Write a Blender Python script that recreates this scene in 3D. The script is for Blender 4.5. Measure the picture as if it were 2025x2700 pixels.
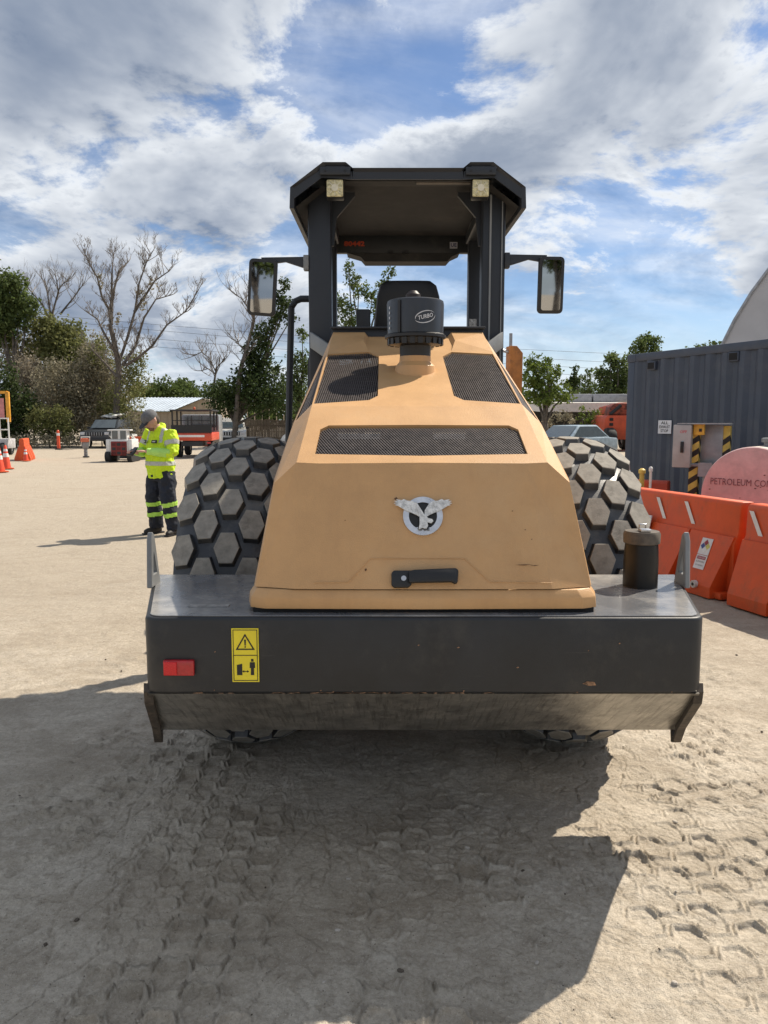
import bpy, bmesh, math, random
import numpy as np
from mathutils import Vector, Matrix, Euler

for o in list(bpy.data.objects):
    bpy.data.objects.remove(o)
SC = bpy.context.scene
COL = SC.collection
R = math.radians
rnd = random.Random(7)

# ------------------------------------------------------------------ camera
CAM_H = 1.6
FPX = 2030.0                       # focal length in pixels of a 2025 x 2700 frame
TH = math.atan(240 / FPX)          # camera tilts down by this much
cam = bpy.data.cameras.new('camera')
cam.sensor_fit = 'VERTICAL'
cam.sensor_height = 36.0
cam.lens = 36.0 * FPX / 2700.0
cam.clip_start = 0.05
cam.clip_end = 6000
camo = bpy.data.objects.new('camera', cam)
COL.objects.link(camo)
camo.location = (0, 0, CAM_H)
camo.rotation_euler = (math.pi / 2 - TH, 0, 0)
SC.camera = camo

# ------------------------------------------------------------------ sun, sky, exposure
SUNV = Vector((0.668, 0.54, 1.0)).normalized()
SUN_EL = math.asin(SUNV.z)
SUN_AZ = math.atan2(SUNV.x, SUNV.y)
sun = bpy.data.lights.new('sun', 'SUN')
sun.energy = 5.0
sun.angle = R(0.53)
sun.color = (1.0, 0.90, 0.76)
suno = bpy.data.objects.new('sun', sun)
COL.objects.link(suno)
suno.rotation_euler = SUNV.to_track_quat('Z', 'Y').to_euler()
suno.location = (20, 20, 30)

world = bpy.data.worlds.new('World')
SC.world = world
world.use_nodes = True
wt = world.node_tree
for n in list(wt.nodes):
    wt.nodes.remove(n)


def wn(t, **kw):
    n = wt.nodes.new(t)
    for k, v in kw.items():
        setattr(n, k, v)
    return n


def wl(a, b):
    wt.links.new(a, b)


def wmath(op, a, b=None, c=None, clamp=False):
    n = wn('ShaderNodeMath', operation=op)
    n.use_clamp = clamp
    for i, q in enumerate((a, b, c)):
        if q is None:
            continue
        if isinstance(q, (int, float)):
            n.inputs[i].default_value = q
        else:
            wl(q, n.inputs[i])
    return n.outputs[0]


def wvec(op, a, b=None, s=None):
    n = wn('ShaderNodeVectorMath', operation=op)
    for i, q in enumerate((a, b)):
        if q is None:
            continue
        if isinstance(q, tuple):
            n.inputs[i].default_value = q
        else:
            wl(q, n.inputs[i])
    if s is not None:
        if isinstance(s, (int, float)):
            n.inputs['Scale'].default_value = s
        else:
            wl(s, n.inputs['Scale'])
    return n.outputs[0]


def wnoise(vec, scale, detail, rough, dist=0.0):
    n = wn('ShaderNodeTexNoise')
    n.inputs['Scale'].default_value = scale
    n.inputs['Detail'].default_value = detail
    n.inputs['Roughness'].default_value = rough
    n.inputs['Distortion'].default_value = dist
    wl(vec, n.inputs['Vector'])
    return n.outputs[0]


def wsmooth(v, lo, hi, a=0.0, b=1.0):
    n = wn('ShaderNodeMapRange')
    n.interpolation_type = 'SMOOTHSTEP'
    n.inputs[1].default_value = lo
    n.inputs[2].default_value = hi
    n.inputs[3].default_value = a
    n.inputs[4].default_value = b
    wl(v, n.inputs[0])
    return n.outputs[0]


def wmix(f, a, b):
    n = wn('ShaderNodeMix', data_type='RGBA')
    for sock, q in ((n.inputs[0], f), (n.inputs[6], a), (n.inputs[7], b)):
        if isinstance(q, tuple):
            sock.default_value = q
        elif isinstance(q, (int, float)):
            sock.default_value = q
        else:
            wl(q, sock)
    return n.outputs[2]


sky = wn('ShaderNodeTexSky', sky_type='NISHITA')
sky.sun_disc = False
sky.sun_elevation = SUN_EL
sky.sun_rotation = SUN_AZ
sky.air_density = 1.0
sky.dust_density = 0.3
sky.ozone_density = 2.0
tc = wn('ShaderNodeTexCoord')
dirv = wvec('NORMALIZE', tc.outputs['Generated'])
sep = wn('ShaderNodeSeparateXYZ')
wl(dirv, sep.inputs[0])
zz = wmath('MAXIMUM', sep.outputs[2], 0.0)
den = wmath('ADD', zz, 0.30)
px_ = wmath('DIVIDE', sep.outputs[0], den)
py_ = wmath('DIVIDE', sep.outputs[1], den)
comb = wn('ShaderNodeCombineXYZ')
wl(px_, comb.inputs[0])
wl(py_, comb.inputs[1])
SKY_OFF = (-15.2, -2.2, 0.37)
q = wvec('ADD', comb.outputs[0], SKY_OFF)
qs = (SUNV.x / (SUNV.z + .30), SUNV.y / (SUNV.z + .30), 0.0)
tosun = wvec('SUBTRACT', wvec('ADD', wvec('SCALE', comb.outputs[0], s=0.0), qs), comb.outputs[0])
q2 = wvec('ADD', q, wvec('SCALE', tosun, s=0.050))
CS = 2.3
n1 = wnoise(q, CS, 10, 0.645, 0.25)
n2 = wnoise(q2, CS, 5, 0.55, 0.25)
big = wnoise(q, 0.85, 1, 0.5)
bigf = wsmooth(big, 0.32, 0.68, -0.07, 0.15)
dens = wmath('ADD', n1, bigf)
cover = wsmooth(dens, 0.455, 0.575)
veiln = wnoise(wvec('MULTIPLY', q, (0.6, 1.0, 1.0)), 2.0, 6, 0.62, 0.8)
veil = wsmooth(veiln, 0.34, 0.78, 0.05, 0.70)
cover2 = wmath('MAXIMUM', cover, veil)
lit = wmath('MULTIPLY_ADD', wmath('SUBTRACT', n1, n2), 5.2, 0.66, clamp=True)
thick = wsmooth(dens, 0.50, 0.74, 1.0, 0.16)
shade = wmath('MULTIPLY', lit, thick, clamp=True)
ccol = wmix(shade, (1.65, 2.10, 2.95, 1), (7.4, 7.65, 7.9, 1))
skyb = wvec('MULTIPLY', sky.outputs[0], (0.68, 0.75, 0.86))
skyc = wmix(cover2, skyb, ccol)
hor = wsmooth(zz, 0.0, 0.16, 0.50, 0.0)
skyc2 = wmix(hor, skyc, (5.6, 6.4, 7.2, 1))
bg = wn('ShaderNodeBackground')
bg.inputs[1].default_value = 0.10
wl(skyc2, bg.inputs[0])
wo = wn('ShaderNodeOutputWorld')
wl(bg.outputs[0], wo.inputs[0])

SC.view_settings.view_transform = 'Standard'
SC.view_settings.look = 'None'
SC.view_settings.exposure = 0.40
SC.view_settings.gamma = 1.0
SC.view_settings.use_curve_mapping = False

# ------------------------------------------------------------------ pixel helpers (photo measured at 1659 px width)
KP = 2025 / 1659.0
CT, ST = math.cos(TH), math.sin(TH)


def at(px, py, Y):
    """world point at distance Y seen at that place of the photograph"""
    u = (px * KP - 1012.5) / FPX
    v = (1350 - py * KP) / FPX
    t = Y / (CT + v * ST)
    return Vector((u * t, Y, CAM_H + (-ST + v * CT) * t))


def gnd(px, py, z=0.0):
    u = (px * KP - 1012.5) / FPX
    v = (1350 - py * KP) / FPX
    t = (z - CAM_H) / (-ST + v * CT)
    return Vector((u * t, (CT + v * ST) * t, z))


# ------------------------------------------------------------------ materials
MATS = {}


def mat(name, col, rough=0.6, metal=0.0, var=0.12, vs=6.0, bump=0.0, bs=60.0, col2=None, patch=None, ps=3.0,
        pr=(0.55, 0.62), spec=0.5, trans=0.0, coat=0.0, island=0.0, emit=None, rvar=0.1):
    if name in MATS:
        return MATS[name]
    m = bpy.data.materials.new(name)
    m.use_nodes = True
    t = m.node_tree
    b = t.nodes['Principled BSDF']
    tcn = t.nodes.new('ShaderNodeTexCoord')
    nz = t.nodes.new('ShaderNodeTexNoise')
    nz.inputs['Scale'].default_value = vs
    nz.inputs['Detail'].default_value = 6
    nz.inputs['Roughness'].default_value = 0.65
    t.links.new(tcn.outputs['Object'], nz.inputs['Vector'])
    mx = t.nodes.new('ShaderNodeMix')
    mx.data_type = 'RGBA'
    c2 = col2 or tuple(min(1, c * (1 + 2 * var)) for c in col)
    c1 = col if col2 else tuple(c * (1 - 2 * var) for c in col)
    mx.inputs[6].default_value = (*c1, 1)
    mx.inputs[7].default_value = (*c2, 1)
    rr = t.nodes.new('ShaderNodeMapRange')
    rr.inputs[1].default_value = 0.32
    rr.inputs[2].default_value = 0.68
    t.links.new(nz.outputs[0], rr.inputs[0])
    t.links.new(rr.outputs[0], mx.inputs[0])
    out = mx.outputs[2]
    if patch:
        pn = t.nodes.new('ShaderNodeTexNoise')
        pn.inputs['Scale'].default_value = ps
        pn.inputs['Detail'].default_value = 8
        pn.inputs['Roughness'].default_value = 0.7
        t.links.new(tcn.outputs['Object'], pn.inputs['Vector'])
        pm = t.nodes.new('ShaderNodeMapRange')
        pm.inputs[1].default_value = pr[0]
        pm.inputs[2].default_value = pr[1]
        t.links.new(pn.outputs[0], pm.inputs[0])
        px2 = t.nodes.new('ShaderNodeMix')
        px2.data_type = 'RGBA'
        t.links.new(pm.outputs[0], px2.inputs[0])
        t.links.new(out, px2.inputs[6])
        px2.inputs[7].default_value = (*patch, 1)
        out = px2.outputs[2]
    if island:
        g = t.nodes.new('ShaderNodeNewGeometry')
        mr = t.nodes.new('ShaderNodeMapRange')
        mr.inputs[3].default_value = 1 - island
        mr.inputs[4].default_value = 1 + island
        t.links.new(g.outputs['Random Per Island'], mr.inputs[0])
        hv = t.nodes.new('ShaderNodeHueSaturation')
        t.links.new(mr.outputs[0], hv.inputs['Value'])
        t.links.new(out, hv.inputs['Color'])
        out = hv.outputs[0]
    t.links.new(out, b.inputs['Base Color'])
    rm = t.nodes.new('ShaderNodeMapRange')
    rm.inputs[3].default_value = max(0.02, rough - rvar)
    rm.inputs[4].default_value = min(1, rough + rvar)
    t.links.new(nz.outputs[0], rm.inputs[0])
    t.links.new(rm.outputs[0], b.inputs['Roughness'])
    b.inputs['Metallic'].default_value = metal
    b.inputs['Specular IOR Level'].default_value = spec
    b.inputs['Coat Weight'].default_value = coat
    b.inputs['Coat Roughness'].default_value = 0.15
    if bump:
        bn = t.nodes.new('ShaderNodeTexNoise')
        bn.inputs['Scale'].default_value = bs
        bn.inputs['Detail'].default_value = 5
        t.links.new(tcn.outputs['Object'], bn.inputs['Vector'])
        bp = t.nodes.new('ShaderNodeBump')
        bp.inputs['Strength'].default_value = 0.6
        bp.inputs['Distance'].default_value = bump
        t.links.new(bn.outputs[0], bp.inputs['Height'])
        t.links.new(bp.outputs[0], b.inputs['Normal'])
    if trans:
        tr = t.nodes.new('ShaderNodeBsdfTranslucent')
        t.links.new(out, tr.inputs[0])
        ms = t.nodes.new('ShaderNodeMixShader')
        ms.inputs[0].default_value = trans
        t.links.new(b.outputs[0], ms.inputs[1])
        t.links.new(tr.outputs[0], ms.inputs[2])
        t.links.new(ms.outputs[0], t.nodes['Material Output'].inputs[0])
    MATS[name] = m
    return m


# ------------------------------------------------------------------ mesh builder
class MB:
    def __init__(self):
        self.v = []
        self.f = []
        self.m = []

    def add(self, vs, fs, mi=0):
        o = len(self.v)
        self.v += [tuple(p) for p in vs]
        self.f += [tuple(i + o for i in f) for f in fs]
        self.m += [mi] * len(fs)
        return self

    def box(self, c, s, rot=None, mi=0, taper=1.0):
        x, y, z = s[0] / 2, s[1] / 2, s[2] / 2
        vs = [Vector((a * x * (taper if cc > 0 else 1), b * y * (taper if cc > 0 else 1), cc * z))
              for cc in (-1, 1) for b in (-1, 1) for a in (-1, 1)]
        if rot is not None:
            e = Euler(rot)
            vs = [e.to_matrix() @ p for p in vs]
        c = Vector(c)
        return self.add([p + c for p in vs], [(0, 2, 3, 1), (4, 5, 7, 6), (0, 1, 5, 4), (2, 6, 7, 3), (0, 4, 6, 2), (1, 3, 7, 5)], mi)

    def quad(self, *pts, mi=0):
        return self.add(pts, [tuple(range(len(pts)))], mi)

    def prism(self, pts, d, mi=0):
        """polygon pts (3D) extruded by vector d"""
        n = len(pts)
        d = Vector(d)
        a = [Vector(p) for p in pts]
        vs = a + [p + d for p in a]
        fs = [tuple(range(n))[::-1], tuple(range(n, 2 * n))]
        fs += [(i, (i + 1) % n, n + (i + 1) % n, n + i) for i in range(n)]
        return self.add(vs, fs, mi)

    def tube(self, pts, r, n=8, cap=True, mi=0):
        pts = [Vector(p) for p in pts]
        rs = r if isinstance(r, (list, tuple)) else [r] * len(pts)
        vs, fs = [], []
        up = Vector((0.13, 0.31, 0.94))
        for i, p in enumerate(pts):
            a = pts[max(0, i - 1)]
            b = pts[min(len(pts) - 1, i + 1)]
            t = (b - a).normalized()
            s = t.cross(up)
            if s.length < 1e-4:
                s = t.cross(Vector((1, 0, 0)))
            s.normalize()
            w = s.cross(t)
            for k in range(n):
                an = 2 * math.pi * k / n
                vs.append(p + (s * math.cos(an) + w * math.sin(an)) * rs[i])
        for i in range(len(pts) - 1):
            for k in range(n):
                k2 = (k + 1) % n
                fs.append((i * n + k, i * n + k2, (i + 1) * n + k2, (i + 1) * n + k))
        if cap:
            fs.append(tuple(range(n))[::-1])
            fs.append(tuple(range((len(pts) - 1) * n, len(pts) * n)))
        return self.add(vs, fs, mi)

    def lathe(self, prof, c=(0, 0, 0), axis='Z', n=24, mi=0, cap=True):
        """prof: (radius, height) pairs"""
        vs, fs = [], []
        for (r, h) in prof:
            for k in range(n):
                a = 2 * math.pi * k / n
                x, y = r * math.cos(a), r * math.sin(a)
                p = {'Z': (x, y, h), 'X': (h, x, y), 'Y': (x, h, y)}[axis]
                vs.append(Vector(p) + Vector(c))
        m = len(prof)
        for i in range(m - 1):
            for k in range(n):
                k2 = (k + 1) % n
                fs.append((i * n + k, i * n + k2, (i + 1) * n + k2, (i + 1) * n + k))
        if cap:
            fs.append(tuple(range(n))[::-1])
            fs.append(tuple(range((m - 1) * n, m * n)))
        return self.add(vs, fs, mi)

    def loft(self, rings, mi=0, cap=True):
        n = len(rings[0])
        vs = [p for r in rings for p in r]
        fs = []
        for i in range(len(rings) - 1):
            for k in range(n):
                k2 = (k + 1) % n
                fs.append((i * n + k, i * n + k2, (i + 1) * n + k2, (i + 1) * n + k))
        if cap:
            fs.append(tuple(range(n))[::-1])
            fs.append(tuple(range((len(rings) - 1) * n, len(rings) * n)))
        return self.add(vs, fs, mi)

    def ell(self, c, r, n=12, m=8, mi=0, rot=None):
        vs, fs = [], []
        e = Euler(rot).to_matrix() if rot else None
        for i in range(1, m):
            th = math.pi * i / m
            for k in range(n):
                a = 2 * math.pi * k / n
                p = Vector((r[0] * math.sin(th) * math.cos(a), r[1] * math.sin(th) * math.sin(a), r[2] * math.cos(th)))
                vs.append((e @ p if e else p) + Vector(c))
        top = Vector((0, 0, r[2]))
        bot = Vector((0, 0, -r[2]))
        vs.append((e @ top if e else top) + Vector(c))
        vs.append((e @ bot if e else bot) + Vector(c))
        T, B = len(vs) - 2, len(vs) - 1
        for i in range(m - 2):
            for k in range(n):
                k2 = (k + 1) % n
                fs.append((i * n + k, (i + 1) * n + k, (i + 1) * n + k2, i * n + k2))
        for k in range(n):
            k2 = (k + 1) % n
            fs.append((T, k, k2))
            fs.append((B, (m - 2) * n + k2, (m - 2) * n + k))
        return self.add(vs, fs, mi)

    def build(self, name, mats, parent=None, off=(0, 0, 0), bevel=0.0, seg=2, smooth=None, ang=30):
        me = bpy.data.meshes.new(name)
        me.from_pydata([(p[0] - off[0], p[1] - off[1], p[2] - off[2]) for p in self.v], [], self.f)
        ms = mats if isinstance(mats, (list, tuple)) else [mats]
        for q_ in ms:
            me.materials.append(q_)
        if len(ms) > 1:
            me.polygons.foreach_set('material_index', self.m)
        bm = bmesh.new()
        bm.from_mesh(me)
        bmesh.ops.recalc_face_normals(bm, faces=bm.faces)
        if bevel:
            es = [e for e in bm.edges if len(e.link_faces) == 2 and e.calc_face_angle(0) > R(ang)]
            bmesh.ops.bevel(bm, geom=es, offset=bevel, segments=seg, affect='EDGES', profile=0.5, clamp_overlap=True)
        if smooth or (smooth is None and bevel):
            for f in bm.faces:
                f.smooth = True
            for e in bm.edges:
                if len(e.link_faces) == 2 and e.calc_face_angle(0) > R(32):
                    e.smooth = False
        bm.to_mesh(me)
        bm.free()
        o = bpy.data.objects.new(name, me)
        COL.objects.link(o)
        o.parent = parent
        return o


def tag(o, label, cat, group=None, kind=None):
    if label:
        o['label'] = label
    if cat:
        o['category'] = cat
    if group:
        o['group'] = group
    if kind:
        o['kind'] = kind
    return o


def empty(name, loc, rz=0.0, label=None, cat=None, group=None):
    o = bpy.data.objects.new(name, None)
    o.empty_display_size = 0.2
    COL.objects.link(o)
    o.location = loc
    o.rotation_euler = (0, 0, rz)
    return tag(o, label, cat, group)


def copy_tree(o, parent=None):
    c = o.copy()
    COL.objects.link(c)
    c.parent = parent
    for ch in list(o.children):
        copy_tree(ch, c)
    return c


def text_mesh(s, size, align='CENTER', bold=0.0, shear=0.0):
    cu = bpy.data.curves.new('lettering', 'FONT')
    cu.body = s
    cu.size = size
    cu.align_x = align
    cu.align_y = 'CENTER'
    cu.offset = bold
    cu.shear = shear
    cu.resolution_u = 2
    ob = bpy.data.objects.new('lettering', cu)
    COL.objects.link(ob)
    dg = bpy.context.evaluated_depsgraph_get()
    me = bpy.data.meshes.new_from_object(ob.evaluated_get(dg))
    vs = [v.co.copy() for v in me.vertices]
    fs = [tuple(p.vertices) for p in me.polygons]
    bpy.data.objects.remove(ob)
    bpy.data.meshes.remove(me)
    bpy.data.curves.remove(cu)
    return vs, fs


def lettering(name, s, size, material, parent, o, ux, uz, off=(0, 0, 0), bold=0.0, width=None, shear=0.0):
    """text laid on the plane through o spanned by ux (reading direction) and uz (up)"""
    vs, fs = text_mesh(s, size, bold=bold, shear=shear)
    k = 1.0
    if width:
        w = max(v.x for v in vs) - min(v.x for v in vs)
        k = width / w
    ux, uz, o = Vector(ux).normalized(), Vector(uz).normalized(), Vector(o)
    mb = MB()
    mb.add([o + ux * v.x * k + uz * v.y for v in vs], fs)
    return mb.build(name, material, parent, off)


# palette
M_SANDY = mat('hood_paint', (0.55, 0.318, 0.137), 0.5, var=0.05, vs=4, bump=0.0016, bs=320, patch=(0.56, 0.345, 0.165), ps=2.2, pr=(0.50, 0.72), coat=0.05)
M_DARK = mat('charcoal_paint', (0.023, 0.025, 0.028), 0.45, var=0.10, vs=5, bump=0.0006, bs=200, patch=(0.055, 0.052, 0.048), ps=3.5, pr=(0.54, 0.80), coat=0.0, spec=.4)
M_DECK = mat('deck_paint_sheen', (0.15, 0.155, 0.165), 0.26, var=0.12, vs=5, bump=0.0005, bs=160, patch=(0.46, 0.44, 0.40), ps=2.2, pr=(0.46, 0.72), coat=0.35)  # base and dust patches paled to hold the bright reflection on the deck
M_ROPS = mat('frame_paint', (0.018, 0.021, 0.027), 0.45, var=0.08, vs=5, bump=0.0005, bs=180, patch=(0.09, 0.08, 0.07), ps=6, pr=(0.66, 0.82))
M_BLACK = mat('black_plastic', (0.012, 0.012, 0.013), 0.45, var=0.1, vs=20, bump=0.0006, bs=400)
M_VOID = mat('unlit_black', (0.006, 0.006, 0.007), 0.8)  # near-black that stands in for the darkness of gaps and openings
M_RUB = mat('tire_rubber', (0.024, 0.027, 0.033), 0.5, var=0.12, vs=14, bump=0.001, bs=120, patch=(0.17, 0.165, 0.15), ps=3, pr=(0.48, 0.80), coat=.25)
M_DUST = mat('dusty_tread', (0.260, 0.242, 0.210), 0.9, var=0.13, vs=22, bump=0.002, bs=150, patch=(0.12, 0.108, 0.09), ps=16, pr=(0.58, 0.74))
M_STEEL = mat('worn_steel', (0.345, 0.33, 0.30), 0.33, 0.8, var=0.22, vs=9, bump=0.002, bs=90, patch=(0.07, 0.055, 0.04), ps=11, pr=(0.58, 0.72))
M_SILV = mat('bare_aluminium', (0.55, 0.56, 0.58), 0.32, 0.8, var=0.06)
M_WHITE = mat('white_paint', (0.78, 0.77, 0.74), 0.5, var=0.04)
M_RED = mat('red_lens', (0.42, 0.008, 0.014), 0.2, var=0.1, vs=60, coat=0.5)
M_YEL = mat('yellow_decal', (0.80, 0.66, 0.03), 0.45, var=0.03)
M_INK = mat('black_ink', (0.012, 0.012, 0.012), 0.5)
M_GLASS = mat('dark_glass', (0.05, 0.07, 0.08), 0.06, var=0.1, spec=0.8, coat=0.6)
M_MIRR = mat('mirror_glass', (0.36, 0.375, 0.39), 0.015, 1.0, var=0.0, rvar=0.01)
M_ORA = mat('orange_plastic', (0.64, 0.085, 0.014), 0.5, var=0.06, vs=3, patch=(0.40, 0.10, 0.04), ps=3.5, pr=(0.52, 0.78), bump=0.001, bs=70)
M_STRIPE = mat('white_tape', (0.74, 0.72, 0.70), 0.45, var=0.05)


def scratch_layer(m, scale, lo, hi, amt, col):
    """fine directional scratches mixed over a material's base colour"""
    t = m.node_tree
    b = t.nodes['Principled BSDF']
    src = b.inputs['Base Color'].links[0].from_socket
    tcn = t.nodes.new('ShaderNodeTexCoord')
    mp = t.nodes.new('ShaderNodeMapping')
    mp.inputs['Scale'].default_value = scale
    mp.inputs['Rotation'].default_value = (0, 0.25, 0.1)
    t.links.new(tcn.outputs['Object'], mp.inputs[0])
    nz = t.nodes.new('ShaderNodeTexNoise')
    nz.inputs['Scale'].default_value = 1.0
    nz.inputs['Detail'].default_value = 5
    nz.inputs['Roughness'].default_value = 0.7
    t.links.new(mp.outputs[0], nz.inputs['Vector'])
    mr = t.nodes.new('ShaderNodeMapRange')
    mr.inputs[1].default_value = lo
    mr.inputs[2].default_value = hi
    mr.inputs[4].default_value = amt
    t.links.new(nz.outputs[0], mr.inputs[0])
    mx = t.nodes.new('ShaderNodeMix')
    mx.data_type = 'RGBA'
    t.links.new(mr.outputs[0], mx.inputs[0])
    t.links.new(src, mx.inputs[6])
    mx.inputs[7].default_value = (*col, 1)
    t.links.new(mx.outputs[2], b.inputs['Base Color'])


scratch_layer(M_STEEL, (70, 5, 5), 0.50, 0.64, 0.7, (0.125, 0.112, 0.095))
scratch_layer(M_STEEL, (120, 9, 9), 0.60, 0.70, 0.8, (0.62, 0.57, 0.48))
scratch_layer(M_DARK, (3, 60, 60), 0.66, 0.74, 0.5, (0.075, 0.072, 0.068))
scratch_layer(M_SANDY, (9, 3, 2.0), 0.52, 0.70, 0.45, (0.47, 0.265, 0.115))
scratch_layer(M_ORA, (14, 14, 3), 0.56, 0.70, 0.5, (0.36, 0.075, 0.025))

# ------------------------------------------------------------------ ground: one sheet of churned sand with tyre prints
def hash2(ix, iy, seed):
    h = (ix.astype(np.int64) * 374761393 + iy.astype(np.int64) * 668265263 + seed * 982451653) & 0x7fffffff
    h = ((h ^ (h >> 13)) * 1274126177) & 0x7fffffff
    h = h ^ (h >> 16)
    return (h & 0xffff) / 65535.0


def vnoise(x, y, seed=0):
    ix, iy = np.floor(x), np.floor(y)
    fx, fy = x - ix, y - iy
    fx = fx * fx * (3 - 2 * fx)
    fy = fy * fy * (3 - 2 * fy)
    a = hash2(ix, iy, seed)
    b = hash2(ix + 1, iy, seed)
    c = hash2(ix, iy + 1, seed)
    d = hash2(ix + 1, iy + 1, seed)
    return (a * (1 - fx) + b * fx) * (1 - fy) + (c * (1 - fx) + d * fx) * fy - 0.5


def fbm(x, y, sc, octs, seed, gain=0.5):
    t = 0
    a = 1.0
    for i in range(octs):
        t = t + a * vnoise(x * sc + 17.3 * i, y * sc - 9.1 * i, seed + i)
        sc *= 2.03
        a *= gain
    return t


def sstep(v, lo, hi):
    t = np.clip((v - lo) / (hi - lo), 0, 1)
    return t * t * (3 - 2 * t)


def add_print(*a, **k):
    """adds one lane of prints, worked out only over the rows it can reach"""
    j0, j1 = np.searchsorted(gy, 0.8), np.searchsorted(gy, a[4] + .4)
    i0, i1 = np.searchsorted(gx, a[0] - 2.2), np.searchsorted(gx, a[0] + 2.2)
    hz[j0:j1, i0:i1] += hex_print(GX[j0:j1, i0:i1], GY[j0:j1, i0:i1], *a, **k)


def hex_print(x, y, xc, ang, half, y0, y1, depth, seed, p=0.102, L=0.21, ph=0.0):
    """prints of a studded tyre rolled along a straight lane"""
    ca, sa = math.cos(ang), math.sin(ang)
    u = (x - xc) * ca - (y - 3.6) * sa
    v = (x - xc) * sa + (y - 3.6) * ca + ph
    u = u + 0.017 * fbm(x, y, 4.0, 2, seed + 50)
    v = v + 0.020 * fbm(x, y, 3.5, 2, seed + 57)
    j = np.round(u / p)
    du = np.abs(u - j * p)
    vv = v + (np.mod(j, 2)) * L * 0.5
    dv = np.abs(vv - np.round(vv / L) * L)
    a, b = 0.056, 0.066
    d = np.minimum(b - dv, (a - dv * (a * 0.5) / b - du) * 0.88)
    m = sstep(d, -0.003, 0.004)
    rim = np.exp(-((d + 0.0070) / 0.0042) ** 2)
    strip = sstep(half - np.abs(u), -0.03, 0.03) * sstep(y, y0 - .1, y0 + .1) * sstep(-y, -y1 - .1, -y1 + .1)
    keep = sstep(fbm(x, y, 2.3, 3, seed), -0.35, 0.12)
    return strip * keep * (depth * (-0.60 * m + 1.25 * rim) * (0.55 + 1.3 * sstep(fbm(x, y, 5.0, 2, seed + 3), -.3, .4))) - strip * 0.003


def bars(x, y, xc, ang, half, y0, y1, pitch, depth, seed):
    ca, sa = math.cos(ang), math.sin(ang)
    u = (x - xc) * ca - (y - 3.0) * sa
    v = (x - xc) * sa + (y - 3.0) * ca
    w = np.sin(2 * math.pi * (v + 0.02 * fbm(x, y, 4, 2, seed)) / pitch)
    strip = sstep(half - np.abs(u), -0.04, 0.04) * sstep(y, y0 - .2, y0 + .2) * sstep(-y, -y1 - .2, -y1 + .2)
    return strip * depth * sstep(w, 0.1, 0.9) * sstep(fbm(x, y, 1.7, 3, seed + 9), -0.35, 0.2)


def axis_pts(lo, hi, step, g_lo, g_hi, far_lo, far_hi, smax=60.0):
    mid = list(np.arange(lo, hi + 1e-6, step))
    a, s, p = [], step, lo
    while p > far_lo:
        s = min(s * g_lo, smax)
        p -= s
        a.append(p)
    b, s, p = [], step, hi
    while p < far_hi:
        s = min(s * g_hi, smax)
        p += s
        b.append(p)
    return np.array(a[::-1] + mid + b)


gx = axis_pts(-1.05, 1.75, 0.0048, 1.048, 1.048, -900, 900)
gy = axis_pts(1.82, 3.3, 0.0048, 1.07, 1.0165, -300, 60)
gy = np.concatenate([gy, 60 * 1.12 ** np.arange(1, 29)])
GX, GY = np.meshgrid(gx, gy)
near = np.exp(-(np.maximum(GY - 1, 0) / 9.0))
hz = 0.020 * fbm(GX, GY, 0.35, 3, 3) * sstep(GY, 3.0, 7.0)
hz += 0.013 * fbm(GX, GY, 1.4, 3, 11)
hz += 0.0045 * fbm(GX, GY, 7.0, 3, 21) * (0.6 + near)
hz += 0.0034 * fbm(GX, GY, 34.0, 3, 31, 0.7) * (.3 + near)


def grooves(ang, sx, sy, wd, depth, seed, lo=-.15, hi=.25):
    ca, sa = math.cos(ang), math.sin(ang)
    u, v = GX * ca + GY * sa, -GX * sa + GY * ca
    r_ = np.abs(fbm(u * sx + .3 * fbm(GX, GY, 2.0, 2, seed + 5), v * sy, 1.0, 3, seed, .55))
    return depth * np.exp(-(r_ / wd) ** 2) * sstep(fbm(GX, GY, 1.1, 2, seed + 9), lo, hi)


hz -= grooves(R(8), 9.0, 2.2, .020, .0062, 141)
hz -= grooves(R(-22), 7.0, 3.0, .020, .0062, 151)
hz -= grooves(R(55), 8.0, 2.6, .020, .0055, 161)
hz += grooves(R(-10), 6.0, 3.5, .030, .0060, 171)
# ridged, dragged look of driven sand
rg = np.abs(fbm(GX * 1.0 + 0.35 * GY, GY * 0.55 - 0.2 * GX, 6.0, 3, 41))
hz += 0.005 * (0.18 - np.minimum(rg, 0.18)) / 0.18 * sstep(fbm(GX, GY, 0.9, 2, 44), -0.2, 0.25) * near
add_print(0.965, R(-4), 0.26, -6, 3.9, 0.0066, 60)
add_print(-0.70, R(-3), 0.26, -6, 3.9, 0.0115, 70, ph=0.07)
add_print(0.25, R(2), 0.30, -6, 3.2, 0.0100, 73, ph=0.05)
add_print(-1.25, R(9), 0.25, -6, 5.2, 0.0105, 76, ph=0.02)
add_print(1.20, R(-19), 0.25, -6, 3.4, 0.0058, 78, ph=0.13)
add_print(1.62, R(-14), 0.25, -6, 6.5, 0.0064, 80, ph=0.03)
add_print(2.5, R(-24), 0.25, -6, 8.0, 0.0064, 85, ph=0.11)
hz += bars(GX, GY, -1.05, R(4), 0.22, 2.55, 3.75, 0.125, 0.011, 90)
hz += bars(GX, GY, 1.75, R(-30), 0.22, 2.6, 6.0, 0.11, 0.012, 95)
hz += bars(GX, GY, -2.6, R(30), 0.30, 4.5, 9.0, 0.14, 0.014, 97)
hz -= 0.012
fl = sstep(np.abs(GX - 0.13), 0.0, 0.0001)
hz *= 1.0
nx, ny = len(gx), len(gy)
gv = np.stack([GX.ravel(), GY.ravel(), hz.ravel()], 1)
idx = np.arange(nx * ny).reshape(ny, nx)
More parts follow.
